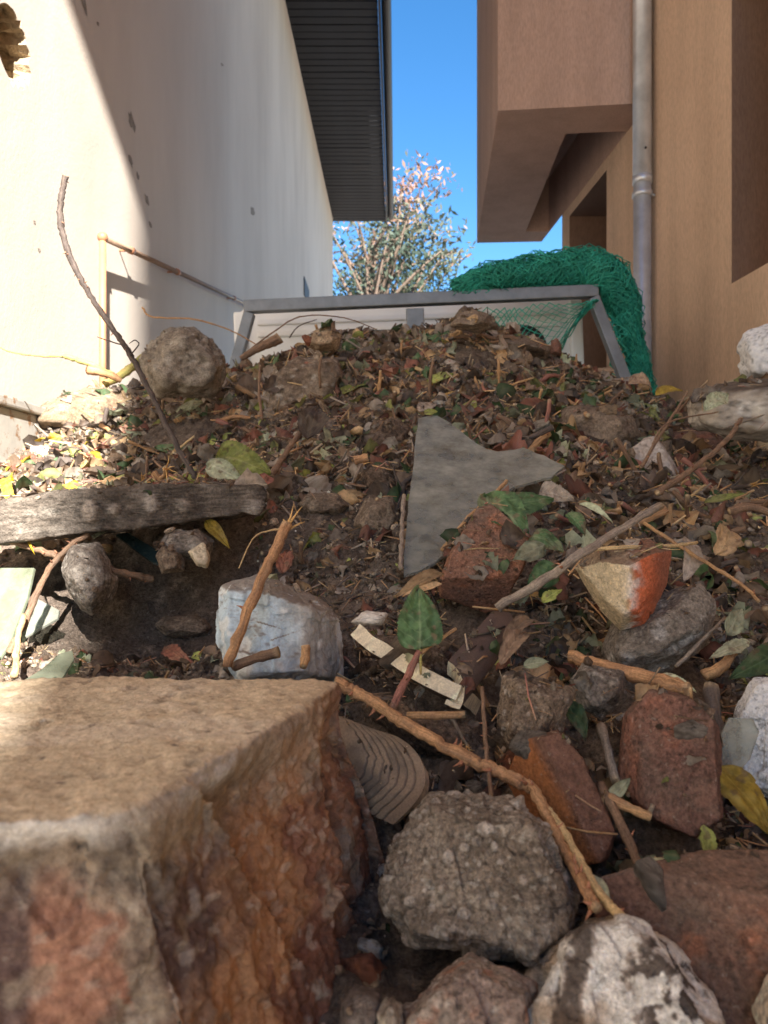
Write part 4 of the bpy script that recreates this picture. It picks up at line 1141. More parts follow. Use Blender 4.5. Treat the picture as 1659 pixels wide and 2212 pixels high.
def dens(P, step):
    out = []
    for i in range(len(P)):
        a, b = np.array(P[i], float), np.array(P[(i+1) % len(P)], float); m = max(1, int(np.linalg.norm(b - a) / step))
        for k in range(m): out.append(tuple(a + (b - a) * k / m))
    return out
plate('glass_sheet', 'large dusty curved-edged sheet of broken window glass leaning on the slope', 'glass',
      dens([(903, 903), (925, 897), (945, 898), (968, 912), (985, 925), (1010, 942), (1030, 958), (1052, 970), (1075, 976), (1100, 973), (1128, 966), (1160, 978), (1190, 992), (1222, 1006), (1190, 1030), (1110, 1050), (1080, 1070), (1040, 1112), (990, 1165), (940, 1215), (905, 1234), (872, 1242), (876, 1150), (882, 1090), (893, 1000)], 14),
      [(905, 900, 1.50), (872, 1242, 1.00), (1222, 1006, 1.30)], .005, M['dusty_glass'], jit=1.6)
plate('glass_shard', 'pale green sunlit glass pane fragment at the truck side', 'glass', [(-80, 1225), (75, 1225), (60, 1290), (20, 1390), (-20, 1450), (-80, 1470)], [(0, 1225, 1.02), (75, 1225, 1.0), (0, 1440, .90)], .004, M['green_glass'], jit=2)
plate('glass_shard', 'small triangular glass shard tucked beside the sunlit pane', 'glass', [(55, 1375), (75, 1290), (128, 1318), (125, 1335), (60, 1372)], [(55, 1375, .97), (75, 1290, 1.02), (128, 1318, 1.0)], .004, M['dusty_glass'])
plate('glass_shard', 'jagged pale green glass shard standing behind the big masonry block', 'glass', [(40, 1475), (90, 1445), (130, 1412), (155, 1405), (160, 1425), (130, 1470), (120, 1460), (100, 1480)], [(40, 1475, .76), (155, 1405, .84), (120, 1475, .77)], .004, M['green_glass'], jit=2)
plate('glass_shard', 'thin glass strip sticking out under the stone slab', 'glass', [(195, 1150), (280, 1110), (286, 1117), (205, 1162)], [(195, 1150, 1.05), (280, 1110, 1.10), (205, 1162, 1.05)], .004, M['green_glass'])
plate('glass_shard', 'small grey glass fragment in front of the crazed foam panel', 'glass', [(1558, 1585), (1575, 1550), (1625, 1552), (1640, 1580), (1620, 1640), (1600, 1662), (1560, 1655)], [(1558, 1585, .655), (1640, 1580, .655), (1600, 1662, .64)], .004, M['dusty_glass'])
plate('glass_shard', 'dark glass pane lying deep in the hollow under the slab', 'glass', [(250, 1155), (275, 1150), (360, 1200), (400, 1225), (330, 1215)], [(250, 1155, 1.12), (360, 1200, 1.06), (330, 1215, 1.05)], .004, M['car_glass'])

# ------------------------------------------------------------------ broken stoneware pipe
def shell(name, label, prof, d, ext, thick, ridges=0, seed=1, inner=(.42, .36, .26), outer=(.075, .045, .035), outward=None, nseg=40, curve=0.0, soil=.4):
    """curved shard: a bent profile (px,py,depth) swept along ext (world vector); broken rim pale, glaze dark"""
    P = np.array([pt(*(q if len(q) == 3 else (*q, d))) for q in prof]); n = 36; m = nseg
    P = catmull(P, n); ext = np.array(ext, float)
    rg = np.random.default_rng(seed)
    T = np.gradient(P, axis=0); T /= np.linalg.norm(T, axis=1, keepdims=True)
    e = ext / np.linalg.norm(ext)
    Nn = np.cross(T, e); Nn /= np.linalg.norm(Nn, axis=1, keepdims=True)
    if outward is not None and np.mean(Nn @ np.array(outward)) < 0: Nn = -Nn
    V = []; col = []
    inner = np.array(inner); outer = np.array(outer)
    L = np.linalg.norm(ext)
    jag = np.array([fbm(np.array([[i * .22, 0, seed]]), 3, seed)[0] for i in range(n)]) * .012
    for side in (0, 1):                       # 0 = outer face, 1 = inner face
        for j in range(m):
            t = j / (m - 1)
            for i in range(n):
                h = 0
                if ridges and side == 0: h = -.0019 * max(0, math.sin(t * ridges * 2 * math.pi + .5 * math.sin(i * .35)) - .7) / .3 if .04 < t < .72 else 0
                off = (0 if side == 0 else -thick) + h
                V.append(P[i] + ext * t + e * jag[i] * (t if True else 0) + Nn[i] * off)
                if side == 0:
                    if ridges: col.append(np.array((.165, .118, .08)) if h > -.0008 else np.array((.095, .066, .048)))
                    else: col.append(outer)
                else: col.append(outer * 1.5)
    V = np.array(V); col = np.array(col)
    F = []
    G = lambda s, j, i: s * m * n + j * n + i
    for j in range(m - 1):
        for i in range(n - 1):
            F.append((G(0, j, i), G(0, j, i+1), G(0, j+1, i+1), G(0, j+1, i))); F.append((G(1, j, i), G(1, j+1, i), G(1, j+1, i+1), G(1, j, i+1)))
    # rims get their own vertices so that the pale broken edge stays crisp
    rim = []
    rim.append([(0, i) for i in range(n)]); rim.append([(m-1, i) for i in range(n)]); rim.append([(j, 0) for j in range(m)]); rim.append([(j, n-1) for j in range(m)])
    VV = [V]; CC = [col]; b = len(V)
    for loop in rim:
        A = np.array([V[G(0, j, i)] for j, i in loop]); B = np.array([V[G(1, j, i)] for j, i in loop])
        k = len(A); mid = (A + B) / 2 + rg.normal(0, .0006, (k, 3))
        VV += [A, mid, B]; cc = inner * (1 + .15 * rg.normal(0, 1, (3*k, 1))); CC.append(cc)
        for q in range(k - 1):
            F.append((b+q, b+q+1, b+k+q+1, b+k+q)); F.append((b+k+q, b+k+q+1, b+2*k+q+1, b+2*k+q))
        b += 3 * k
    V = np.concatenate(VV); col = np.concatenate(CC)
    f = fbm(V * 60, 4, seed); f2 = fbm(V * 25, 4, seed + 4)
    col = col * (1 + .25 * f)[:, None]
    core = np.zeros(len(V)); core[:2*m*n] = 1
    md = smooth(-.12 if ridges else .05, .2 if ridges else .35, f2 + .3 * f) * soil * core; col = col + (SOILC * .6 * (1 + .4 * f)[:, None] - col) * md[:, None]
    V = V + (fbm(V * 40, 3, seed + 7) * .0012)[:, None]
    c = V.mean(0); c[2] = V[:, 2].min()
    me = make_mesh(name, V - c, np.array(F), M['ceramic'], col)
    bm = bmesh.new(); bm.from_mesh(me); bmesh.ops.recalc_face_normals(bm, faces=bm.faces[:]); bm.to_mesh(me); bm.free()
    o = link(name, me, None, c); tag(o, label, 'pipe shard', 'shards of one broken stoneware pipe')
    tri = np.array(F); tri = np.concatenate([tri[:, [0, 1, 2]], tri[:, [0, 2, 3]]])
    COL.append((o, V, tri))
    return o
shell('pipe_shard', 'broken stoneware pipe shard with long curved cream rim, filled with soil', [(756, 1372, .80), (790, 1402, .785), (850, 1440, .765), (920, 1482, .745), (985, 1512, .735)], .78, (.03, .07, -.035), .016, 0, 3, (.45, .38, .27), (.10, .068, .05), (-.3, -.6, -.5))
shell('pipe_shard', 'dark glazed stoneware pipe shard with stubby cream broken end', [(968, 1428, .775), (990, 1448, .76), (1003, 1480, .745), (1000, 1515, .735), (992, 1533, .73)], .75, (.072, .12, .045), .016, 0, 5, (.47, .40, .28), (.075, .050, .042), (.8, -.4, .3))
shell('pipe_shard', 'ribbed end of a stoneware pipe poking out beside the masonry block', [(800, 1572, .70), (860, 1592, .675), (905, 1635, .65), (918, 1690, .635), (895, 1735, .63), (850, 1780, .635)], .66, (-.078, .045, .012), .012, 11, 8, (.36, .30, .22), (.06, .04, .03), (.6, -.8, .3), 110, soil=.8)
S('soil_lump', 'crumbly soil filling the broken pipe mouth', 'soil', [(765, 1385), (820, 1370), (930, 1385), (985, 1440), (985, 1490), (900, 1470), (820, 1425)], .82, .05, [(.08, .055, .038), (.055, .038, .028), (.11, .08, .055)], 'soil', None, 5, 8, .06, 6, .5, fine=2)
S('soil_lump', 'soil mound packed around the ribbed pipe shard', 'soil', [(745, 1545), (800, 1500), (900, 1530), (1000, 1560), (1080, 1640), (1040, 1720), (930, 1640), (820, 1580)], .74, .06, [(.08, .055, .038), (.055, .038, .028), (.11, .08, .055)], 'soil', None, 5, 8, .06, 6, .5, fine=2)

# ------------------------------------------------------------------ collision surface for everything that lies on the heap
AV = [TV]; AF = [np.concatenate([TF[:, [0, 1, 2]], TF[:, [0, 2, 3]]])]; owner = [np.full(len(AF[0]), -1)]; nb = len(TV)
for k, (o, V, F) in enumerate(COL):
    AV.append(V); AF.append(F + nb); owner.append(np.full(len(F), k)); nb += len(V)
AV = np.concatenate(AV); AF = np.concatenate(AF); owner = np.concatenate(owner)
BV = BVHTree.FromPolygons(AV.tolist(), AF.tolist())
def drop(x, y):
    h = BV.ray_cast(Vector((x, y, CAMZ + 2.5)), Vector((0, 0, -1)))
    return (np.array(h[0]), np.array(h[1]), owner[h[2]]) if h[0] is not None else (None, None, None)
def see(px, py):
    d = Vector(((px - 829.5) / FPX, 1, (1106 - py) / FPX)).normalized()
    h = BV.ray_cast(ORI, d)
    return (np.array(h[0]), np.array(h[1])) if h[0] is not None else (pt(px, py, 2.3), np.array((0, -.5, .8)))
def on_heap(px, py, lift=0.0):
    p, n = see(px, py); v = np.array((0, 0, CAMZ)) - p; v /= np.linalg.norm(v)
    return p + v * lift

# ------------------------------------------------------------------ twigs
TW = dict(tan=((.36, .215, .10), (.24, .14, .075)), orange=((.36, .205, .10), (.22, .12, .065)), brown=((.17, .105, .065), (.11, .07, .048)), grey=((.23, .19, .15), (.15, .12, .10)),
          red=((.23, .10, .075), (.16, .075, .06)), dark=((.075, .058, .05), (.05, .04, .036)), straw=((.45, .33, .17), (.33, .23, .12)), green=((.22, .24, .07), (.30, .2, .08)))
def twig_mesh(name, P, r0, r1, pal, seed, sides=8, thorns=0, frayed=False, nodes=2, wob=.08, fork=0):
    rg = np.random.default_rng(seed); n = len(P)
    L = np.linalg.norm(np.diff(P, axis=0), axis=1).sum()
    rad = np.linspace(r0, r1, n)
    for k in range(nodes):
        i = rg.integers(1, n - 1); rad[i] *= 1.12
    P = P + rg.normal(0, 1, P.shape) * min(r0 * .14, L * .005)
    rad = rad * (1 + .14 * np.array([vnoise(np.array([[q * .6, seed, .3]]), seed)[0] for q in range(n)]))
    V, F = tube_arrays(P, rad, sides, True, wob, seed)
    c0, c1 = [np.array(c) for c in TW[pal]]
    t = np.clip(fbm(V * np.array((90, 90, 60)), 3, seed) * .9 + .5, 0, 1)
    col = c0 + (c1 - c0) * t[:, None]
    col[-2:] = (.42, .33, .2); col[-2 - sides:-2] = col[-2 - sides:-2] * .6 + np.array((.42, .33, .2)) * .4
    Ls = np.concatenate([[0], np.cumsum(np.linalg.norm(np.diff(P, axis=0), axis=1))])
    an = np.linspace(0, 2*np.pi, sides, endpoint=False)
    AX = np.concatenate([np.stack([np.cos(an) + seed * 3.7, np.sin(an) + seed * 1.3, np.full(sides, l / r0 * .09)], 1) for l in Ls] + [np.zeros((2, 3))])
    VV, FF, CC = [V], [F], [col]; b = len(V)
    T = np.gradient(P, axis=0); T /= np.linalg.norm(T, axis=1, keepdims=True)
    for k in range(thorns):
        i = rg.integers(1, n - 1); q = rg.normal(0, 1, 3); q -= T[i] * (q @ T[i]); q /= np.linalg.norm(q)
        base = P[i] + q * rad[i] * .8; tip = P[i] + q * (rad[i] + r0 * rg.uniform(.9, 1.5)) + T[i] * r0 * rg.uniform(-.9, .2)
        V, F = tube_arrays([base, (base + tip) / 2 + T[i] * r0 * .12, tip], [r0 * .38, r0 * .2, r0 * .03], 5, True)
        VV.append(V); FF.append(F + b); CC.append(np.tile(np.array((.26, .12, .07)), (len(V), 1))); b += len(V)
    if fork:
        for k in range(fork):
            i = rg.integers(2, n - 2); q = rg.normal(0, 1, 3); q -= T[i] * (q @ T[i]); q /= np.linalg.norm(q); q = q * .75 + T[i] * rg.uniform(.3, 1.0); l = L * rg.uniform(.12, .35)
            V, F = tube_arrays(catmull([P[i], P[i] + q * l * .5 + rg.normal(0, l * .05, 3), P[i] + q * l + rg.normal(0, l * .1, 3)], 6), np.linspace(rad[i] * .6, rad[i] * .25, 6), 6, True)
            VV.append(V); FF.append(F + b); CC.append(np.tile(c0 * .85, (len(V), 1))); b += len(V)
    if frayed:
        for k in range(9):
            q = rg.normal(0, 1, 3) * .35 + T[-1]; q /= np.linalg.norm(q); l = r0 * rg.uniform(2, 7)
            s = P[-1] + rg.normal(0, r1 * .4, 3) - T[-1] * r0
            V, F = tube_arrays([s, s + q * l * .6, s + q * l + rg.normal(0, r0 * .5, 3)], [r0 * .3, r0 * .2, r0 * .06], 5, True)
            VV.append(V); FF.append(F + b); CC.append(np.tile(np.array((.48, .30, .12)), (len(V), 1))); b += len(V)
    global LAST_AXIS
    V = np.concatenate(VV); LAST_AXIS = np.concatenate([AX, np.tile(AX[:1] * .5, (len(V) - len(AX), 1))])
    return V, np.concatenate(FF), np.concatenate(CC)

def hero_twig(name, label, pts, r0, r1, pal, seed=1, thorns=0, frayed=False, lift=.006, cat='twig', n=None, nodes=2, group=None):
    Q = []
    for q in pts:
        if len(q) == 3: Q.append(pt(*q))
        else: Q.append(on_heap(q[0], q[1], lift))
    L = sum(np.linalg.norm(Q[i+1] - Q[i]) for i in range(len(Q) - 1))
    P = catmull(Q, n or max(10, int(L / .007)))
    V, F, col = twig_mesh(name, P, r0, r1, pal, seed, 10, thorns, frayed, nodes)
    c = P[0] if P[0][2] < P[-1][2] else P[-1]
    o = link(name, make_mesh(name, V - c, F, M['twig'], col, axis=LAST_AXIS), None, c); tag(o, label, cat, group)
    return o
HT = hero_twig
HT('bramble_cane', 'long dark bare cane arching up out of the heap before the plaster wall', [(424, 1035, 1.34), (385, 968, 1.37), (335, 868, 1.42), (288, 778, 1.46), (255, 726, 1.47), (205, 655, 1.5), (160, 573, 1.5), (134, 500, 1.5), (131, 440, 1.5), (142, 380, 1.5)], .0052, .0062, 'dark', 3, 26, False, n=110, nodes=6, cat='branch')
HT('withered_tendril', 'withered curled tendril hanging on the dark bare cane', [(285, 770, 1.45), (268, 748, 1.45), (240, 738, 1.45), (210, 728, 1.44)], .002, .001, 'dark', 4, 3)
HT('withered_tendril', 'small hooked tendril on the inner side of the dark bare cane', [(280, 768, 1.46), (300, 745, 1.45), (292, 735, 1.45), (280, 742, 1.44)], .0016, .0008, 'dark', 5)
HT('thorny_cane', 'long reddish thorny cane lying across soil, bricks and concrete lump', [(725, 1472, .70), (790, 1505, .69), (880, 1565, .665), (1000, 1632, .635), (1080, 1668, .615), (1150, 1702, .60)], .0056, .005, 'orange', 7, 16, n=60, nodes=5, cat='branch')
HT('thorny_cane', 'split end of the thorny cane running down past the orange-flanked brick', [(1146, 1696, .60), (1185, 1765, .575), (1225, 1850, .535), (1265, 1920, .495), (1290, 1965, .468)], .0046, .0036, 'orange', 8, 8, True if False else False, n=40, nodes=3, cat='branch')
HT('split_cane', 'straw-coloured split cane beside the thorny cane end', [(1165, 1728, .592), (1215, 1790, .562), (1265, 1880, .515), (1310, 1950, .478), (1352, 1992, .455)], .0030, .0030, 'straw', 9, 3, n=40, cat='branch')
HT('twig', 'thin upright thorny twig crossing the long thorny cane', [(1042, 1485, .69), (1046, 1560, .655), (1052, 1630, .625), (1062, 1730, .60)], .0022, .0018, 'brown', 10, 8)
HT('broken_stem', 'frayed upright broken stem in front of the pale blue block', [(488, 1440, .745), (540, 1310, .77), (585, 1210, .80), (620, 1135, .83)], .0052, .0058, 'orange', 11, 2, True, n=30, cat='branch')
HT('root_fibre', 'thin straw fibre drooping from the frayed broken stem', [(612, 1142, .82), (575, 1148, .82), (545, 1165, .81), (516, 1228, .80)], .001, .0006, 'straw', 12)
HT('stick', 'thick orange debarked stick beneath the grey mortar lump', [(1236, 1420, .80), (1300, 1440, .77), (1400, 1465, .735), (1492, 1492, .70)], .007, .0078, 'orange', 13, 0, n=24, cat='stick')
HT('stick', 'grey forked stick resting across the two-tone brick', [(1075, 1310, .86), (1190, 1243, .84), (1250, 1200, .83), (1330, 1150, .86), (1425, 1092, .91)], .0055, .0045, 'grey', 14, 2, n=30, cat='stick')
HT('twig', 'pale thin twig lying level over the two-tone brick', [(1270, 1188, .84), (1350, 1182, .84), (1440, 1180, .86), (1505, 1172, .90)], .0024, .002, 'straw', 15, 1)
HT('twig', 'tan twig slanting past the right flank of the two-tone brick', [(1390, 1130, .95), (1500, 1200, .90), (1600, 1262, .86), (1640, 1300, .84)], .0026, .002, 'tan', 16, 4)
HT('stalk', 'pinkish stem propping up the large green serrated leaf', [(906, 1408, .72), (890, 1440, .71), (868, 1485, .70), (848, 1532, .695)], .0032, .0042, 'red', 17, 2)
HT('twig', 'short twig behind the leaf with pinkish stem', [(905, 1412, .72), (945, 1385, .735), (985, 1358, .75)], .0022, .0016, 'tan', 18)
HT('stick', 'short flat wooden stick on the soil below the pipe shard', [(878, 1545, .70), (940, 1546, .70), (1005, 1543, .70)], .0035, .0035, 'tan', 19, cat='stick')
HT('thorny_cane', 'thorny cane running from the truck side into the hollow', [(-40, 1152, 1.0), (60, 1180, 1.0), (170, 1214, 1.0), (270, 1238, 1.02), (330, 1252, 1.04)], .0042, .0052, 'brown', 20, 8, n=36, cat='branch')
HT('cane_strip', 'peeling brown cane strip leaning over the sunlit glass pane', [(20, 1410, .88), (60, 1330, .92), (100, 1240, .96), (150, 1180, 1.0), (190, 1155, 1.02)], .0042, .0035, 'brown', 21, 4, cat='branch')
HT('straw_strip', 'pale straw strip standing in front of the sunlit glass pane', [(32, 1460, .80), (38, 1390, .86), (50, 1330, .9)], .004, .003, 'straw', 22)
HT('cut_stem', 'obliquely cut stem lying in front of the pale blue block', [(505, 1440, .76), (550, 1422, .755), (602, 1408, .75)], .0045, .006, 'brown', 23, cat='stick')
HT('cut_stem', 'short cut stem end poking up behind the masonry block edge', [(655, 1440, .73), (660, 1418, .74), (660, 1395, .745)], .0042, .0046, 'tan', 24, cat='stick')
HT('stem', 'thin reddish stem lying behind the stone slab', [(150, 1045), (250, 1036), (340, 1032), (425, 1027)], .0055, .005, 'red', 25, 1, lift=.012, cat='branch')
HT('wisp', 'thin dry tendril arching from the porous rock to the headboard', [(308, 665, 2.35), (330, 685, 2.35), (420, 690, 2.35), (500, 715, 2.38), (560, 748, 2.4)], .0032, .002, 'tan', 26, 4, n=50)
HT('wisp', 'thin dark tendril arching up in front of the white cab', [(520, 770, 2.3), (590, 718, 2.35), (650, 684, 2.38), (740, 686, 2.4), (815, 712, 2.42)], .0026, .0016, 'brown', 27, 4, n=50)
HT('wisp', 'short dark bent tendril against the white cab', [(625, 730, 2.4), (645, 705, 2.4), (685, 690, 2.4)], .0022, .0014, 'dark', 28)
HT('stalk', 'peeling orange and green stalk at the foot of the plaster wall', [(245, 812, 1.95), (200, 790, 1.95), (160, 775, 1.95), (135, 768, 1.95)], .009, .006, 'green', 29, cat='stalk')
HT('wisp', 'long thin stem reaching from the peeling stalk across the wall foot', [(140, 770, 1.95), (80, 768, 1.95), (25, 760, 1.95), (-20, 740, 1.95)], .0035, .002, 'green', 30)
HT('stalk', 'split yellowish stalk leaning beside the porous rock', [(225, 830, 2.0), (260, 812, 2.0), (290, 790, 2.02), (312, 772, 2.05)], .010, .012, 'green', 31, cat='stalk')
HT('stalk', 'broad orange peel of bark at the wall foot', [(190, 800, 1.93), (225, 806, 1.93), (262, 822, 1.95)], .012, .008, 'orange', 32, cat='stalk')
HT('stalk', 'dark split bark end on the crest beside the headboard', [(520, 775, 2.28), (560, 752, 2.28), (605, 730, 2.28)], .008, .016, 'brown', 33, cat='stalk')
HT('twig', 'slender grey twig crossing in front of the plaster slab', [(1385, 1010, 1.25), (1420, 950, 1.3), (1465, 880, 1.36), (1485, 845, 1.38)], .003, .002, 'brown', 34, 3)
HT('twig', 'forked thin twig beside the plaster slab', [(1400, 985, 1.27), (1440, 915, 1.3), (1550, 890, 1.35)], .002, .0013, 'brown', 35)
HT('stick', 'stout brown stick behind the earth-covered stone', [(1190, 838), (1230, 868), (1270, 898)], .006, .006, 'tan', 36, lift=.02, cat='stick')
HT('stick', 'long brown stick lying among leaves by the foam block', [(1420, 1065, 1.22), (1500, 1010, 1.28), (1570, 950, 1.36), (1600, 905, 1.42)], .0055, .004, 'brown', 37, 2, cat='stick')
HT('stick', 'curved brown stick at the right edge under the green pod leaf', [(1575, 1105, 1.1), (1620, 1095, 1.1), (1680, 1115, 1.1)], .0065, .006, 'brown', 38, cat='stick')
HT('stick', 'weathered stick upright beside the crazed foam panel', [(1520, 1460, .78), (1560, 1440, .78), (1590, 1395, .80)], .006, .005, 'tan', 39, cat='stick')
HT('twig', 'thin twig rising behind the thick orange stick end', [(1460, 1440, .80), (1520, 1380, .82), (1565, 1335, .85)], .0022, .0018, 'grey', 40)
HT('stem', 'upright dark stem standing between brick and foam panel', [(1545, 1720, .66), (1545, 1600, .68), (1535, 1480, .72)], .0075, .0065, 'dark', 41, cat='branch')
HT('twig', 'dark twig wedged between the two dark bricks', [(1300, 1570, .70), (1312, 1620, .66), (1330, 1690, .63)], .0042, .004, 'grey', 42)
HT('twig', 'broken twig lying over soil above the large red brick', [(1295, 1690, .61), (1330, 1760, .59), (1365, 1830, .575), (1385, 1882, .56)], .0042, .0035, 'brown', 43, 2)
HT('twig', 'short split twig crossing above the large red brick', [(1310, 1722, .60), (1360, 1745, .595), (1405, 1765, .59)], .0045, .0035, 'tan', 44)
HT('twig', 'thin twig slanting over the dusty glass and brick', [(955, 1190, 1.0), (1010, 1120, 1.02), (1055, 1080, 1.03), (1095, 1038, 1.06)], .0032, .0026, 'tan', 45)
HT('twig', 'dry grey twig standing along the left edge of the glass sheet', [(866, 1230, 1.0), (868, 1150, 1.08), (872, 1070, 1.16)], .0036, .003, 'grey', 46)
HT('twig', 'upright slender reddish twig on the slope by the cab post', [(566, 905, 1.78), (560, 850, 1.82), (562, 790, 1.86)], .004, .003, 'brown', 47, 3)
HT('stick', 'brown stick leaning on the slope under the dark leaf', [(585, 1030, 1.33), (620, 975, 1.4), (655, 925, 1.47)], .006, .005, 'brown', 48, cat='stick')
HT('hollow_stem', 'short cut hollow stem lying on the clod', [(765, 995, 1.38), (795, 988, 1.38)], .008, .008, 'orange', 49, cat='stem')
HT('twig', 'dry stem below the slab above the frayed stem', [(560, 1290, .86), (610, 1300, .86)], .003, .003, 'red', 50)
for k, q in enumerate([[(692, 838), (690, 800), (694, 768)], [(818, 850), (822, 800)], [(928, 868), (930, 812), (936, 775)], [(866, 770), (868, 735)], [(650, 1215), (650, 1170)], [(1160, 880), (1170, 840)], [(350, 905), (352, 865)], [(738, 1130), (772, 1172)]]):
    n0 = on_heap(*q[0], .0); PP = [(*q[0], n0[1] - .01)] + [(a, b, n0[1] - .03) for a, b in q[1:]]
    HT('twig', ['upright tan twig by the yellow-green leaf', 'thick upright tan twig end on the crest slope', 'upright tan twig above the glass sheet', 'thin upright twig on the crest below the cab', 'short upright twig above the painted block', 'slanting tan twig beside the earth-covered stone', 'bent orange twig beside the flat sandstone', 'short dry stalk on soil left of the glass sheet'][k], PP, .0048 if k in (1, 2) else .0034, .0036, ['brown', 'tan'][k % 2], 60 + k)

# ------------------------------------------------------------------ leaves
LC = dict(
    brown=((.17, .118, .08), (.115, .08, .057), (.24, .175, .12)), dark=((.085, .062, .05), (.06, .046, .039), (.13, .098, .075)), grey=((.26, .22, .18), (.18, .15, .125), (.33, .29, .24)),
    tan=((.37, .25, .135), (.27, .175, .095), (.45, .33, .19)), red=((.21, .085, .058), (.15, .065, .048), (.27, .13, .08)), olive=((.16, .17, .055), (.11, .12, .045), (.24, .23, .09)),
    green=((.045, .085, .035), (.033, .064, .028), (.10, .145, .075)), pale=((.25, .27, .18), (.18, .20, .13), (.34, .35, .26)), lime=((.24, .265, .07), (.17, .20, .055), (.33, .34, .12)),
    yellow=((.42, .32, .015), (.34, .25, .02), (.48, .40, .05)), mustard=((.27, .19, .028), (.19, .125, .022), (.33, .25, .055)), pink=((.42, .24, .17), (.34, .18, .13), (.5, .33, .24)))
def leaf_arrays(L, W, pal, seed, nu=26, nv=11, curl=.25, fold=.2, twist=.0, teeth=16, torn=.0, roll=0.0, blunt=.0, crumple=.09):
    """leaf along +X from the stalk, +Z is its upper face"""
    rg = np.random.default_rng(seed)
    u = np.linspace(0, 1, nu); v = np.linspace(-1, 1, nv)
    U, Vv = np.meshgrid(u, v, indexing='ij')
    w = np.sin(np.pi * np.clip(U, 0, 1) ** (.75 - blunt * .2)) ** (.75 - .25 * min(1, max(-1, blunt))) * (1 - .25 * U)
    tooth = 1 + .13 * ((U * teeth) % 1) * (np.abs(Vv) > .9) * np.sin(np.pi * U)
    y = Vv * w * W / 2 * tooth
    if torn:
        e = fbm(np.stack([U.ravel() * 7, np.sign(Vv.ravel()) * 3, np.full(U.size, seed)], 1), 3, seed).reshape(U.shape)
        y = y * (1 - torn * np.clip(e + .2, 0, 1) * (np.abs(Vv) ** 2))
    x = U * L
    ph = curl * (U - .3) * 2.2; 
    z = -np.cumsum(np.sin(ph), axis=0) * L / nu; x = np.cumsum(np.cos(ph), axis=0) * L / nu
    if roll:
        r = W / 2 / max(abs(roll), .01); a = Vv * w * roll
        z = z + np.sign(roll) * r * (1 - np.cos(a)); y = r * np.sin(a) * (y / np.where(np.abs(Vv * w) > 1e-6, Vv * w * W / 2, 1) if False else 1)
    else:
        z = z + np.abs(y) * fold
    P = np.stack([x, y, z], -1)
    P[..., 2] += crumple * W * fbm(np.stack([U.ravel() * 3, Vv.ravel() * 1.5, np.full(U.size, seed * 1.7)], 1), 3, seed).reshape(U.shape) * 2
    t = twist * (U - .5); yy = P[..., 1] * np.cos(t) - P[..., 2] * np.sin(t); zz = P[..., 1] * np.sin(t) + P[..., 2] * np.cos(t); P[..., 1], P[..., 2] = yy, zz
    c0, c1, c2 = [np.array(c) for c in LC[pal]]
    pp = P.reshape(-1, 3); f = fbm(pp * 60 + seed, 4, seed); f2 = fbm(pp * 180 + seed, 3, seed + 2)
    col = c0 + (c1 - c0) * smooth(-.2, .4, f)[:, None]; col = col * (1 + .2 * f2)[:, None]
    mid = np.exp(-(Vv / .05) ** 2); lat = np.exp(-((((U - np.abs(Vv) * .22) * 7) % 1 - .5) / .07) ** 2) * (np.abs(Vv) < .92)
    vein = np.clip(mid + .55 * lat, 0, 1).ravel() * (.8 if nv > 15 else .4)
    col = col + (c2 - col) * vein[:, None]
    ed = smooth(.7, 1.0, np.abs(Vv).ravel() + .35 * f) * .45; col = col + (c1 * .7 - col) * ed[:, None]
    du = smooth(.0, .4, fbm(pp * 45 + seed * 5, 4, seed + 18)) * .3; col = col + (np.array((.20, .16, .11)) - col) * du[:, None]
    sp = smooth(.38, .5, fbm(pp * 130 + seed * 3, 2, seed + 8)); col = col + (np.array((.10, .065, .045)) - col) * (sp * .6)[:, None]
    I = np.arange(nu * nv).reshape(nu, nv)
    F = np.stack([I[:-1, :-1], I[1:, :-1], I[1:, 1:], I[:-1, 1:]], -1).reshape(-1, 4)
    return pp, F, col

def basis_from(ax, up):
    x = ax / np.linalg.norm(ax); z = up - x * (up @ x); z /= np.linalg.norm(z); y = np.cross(z, x)
    return np.stack([x, y, z])

def hero_leaf(label, base, tip, wpx, pal, seed, up=(0, -.7, .7), lift=.008, petiole=0.0, name='leaf', **kw):
    a = pt(*base) if len(base) == 3 else on_heap(*base, lift); b = pt(*tip) if len(tip) == 3 else on_heap(*tip, lift)
    L = np.linalg.norm(b - a); d = (a[1] + b[1]) / 2; W = wpx / FPX * d
    V, F, col = leaf_arrays(L, W, pal, seed, kw.pop('nu', 70), kw.pop('nv', 31), **kw)
    V[:, 0] *= L / max(V[:, 0].max(), 1e-6) 
    B = basis_from(b - a, np.array(up, float)); Vw = V @ B
    z0 = Vw[:, 2].min()
    o = link(name, make_mesh(name, Vw - np.array((0, 0, z0)), F, M['leaf'], col), None, a + np.array((0, 0, z0)))
    tag(o, label, 'leaf')
    if petiole:
        P = catmull([np.zeros(3), -B[0] * petiole * .5 + np.array((0, 0, -.002)), -B[0] * petiole + np.array((0, 0, -.006))], 8)
        Vt, Ft, ct = twig_mesh('petiole', P, .0013, .0013, 'green', seed, 6)
        link('petiole', make_mesh('petiole', Vt - np.array((0, 0, z0)), Ft, M['twig'], ct, axis=LAST_AXIS), o)
    return o
HL = hero_leaf
HL('large dark green serrated leaf standing before the soil-dusted brick', (908, 1402, .72), (905, 1264, .765), 100, 'green', 1, (0, -1, .15), curl=.12, fold=.1, teeth=22, petiole=.02, blunt=1.2)
HL('bright green lobed leaf draped over the soil-dusted brick, left lobe', (1048, 1070, 1.0), (1140, 1156, .93), 95, 'green', 2, (-.1, -.8, .6), curl=.3, fold=.15, teeth=18, petiole=.012)
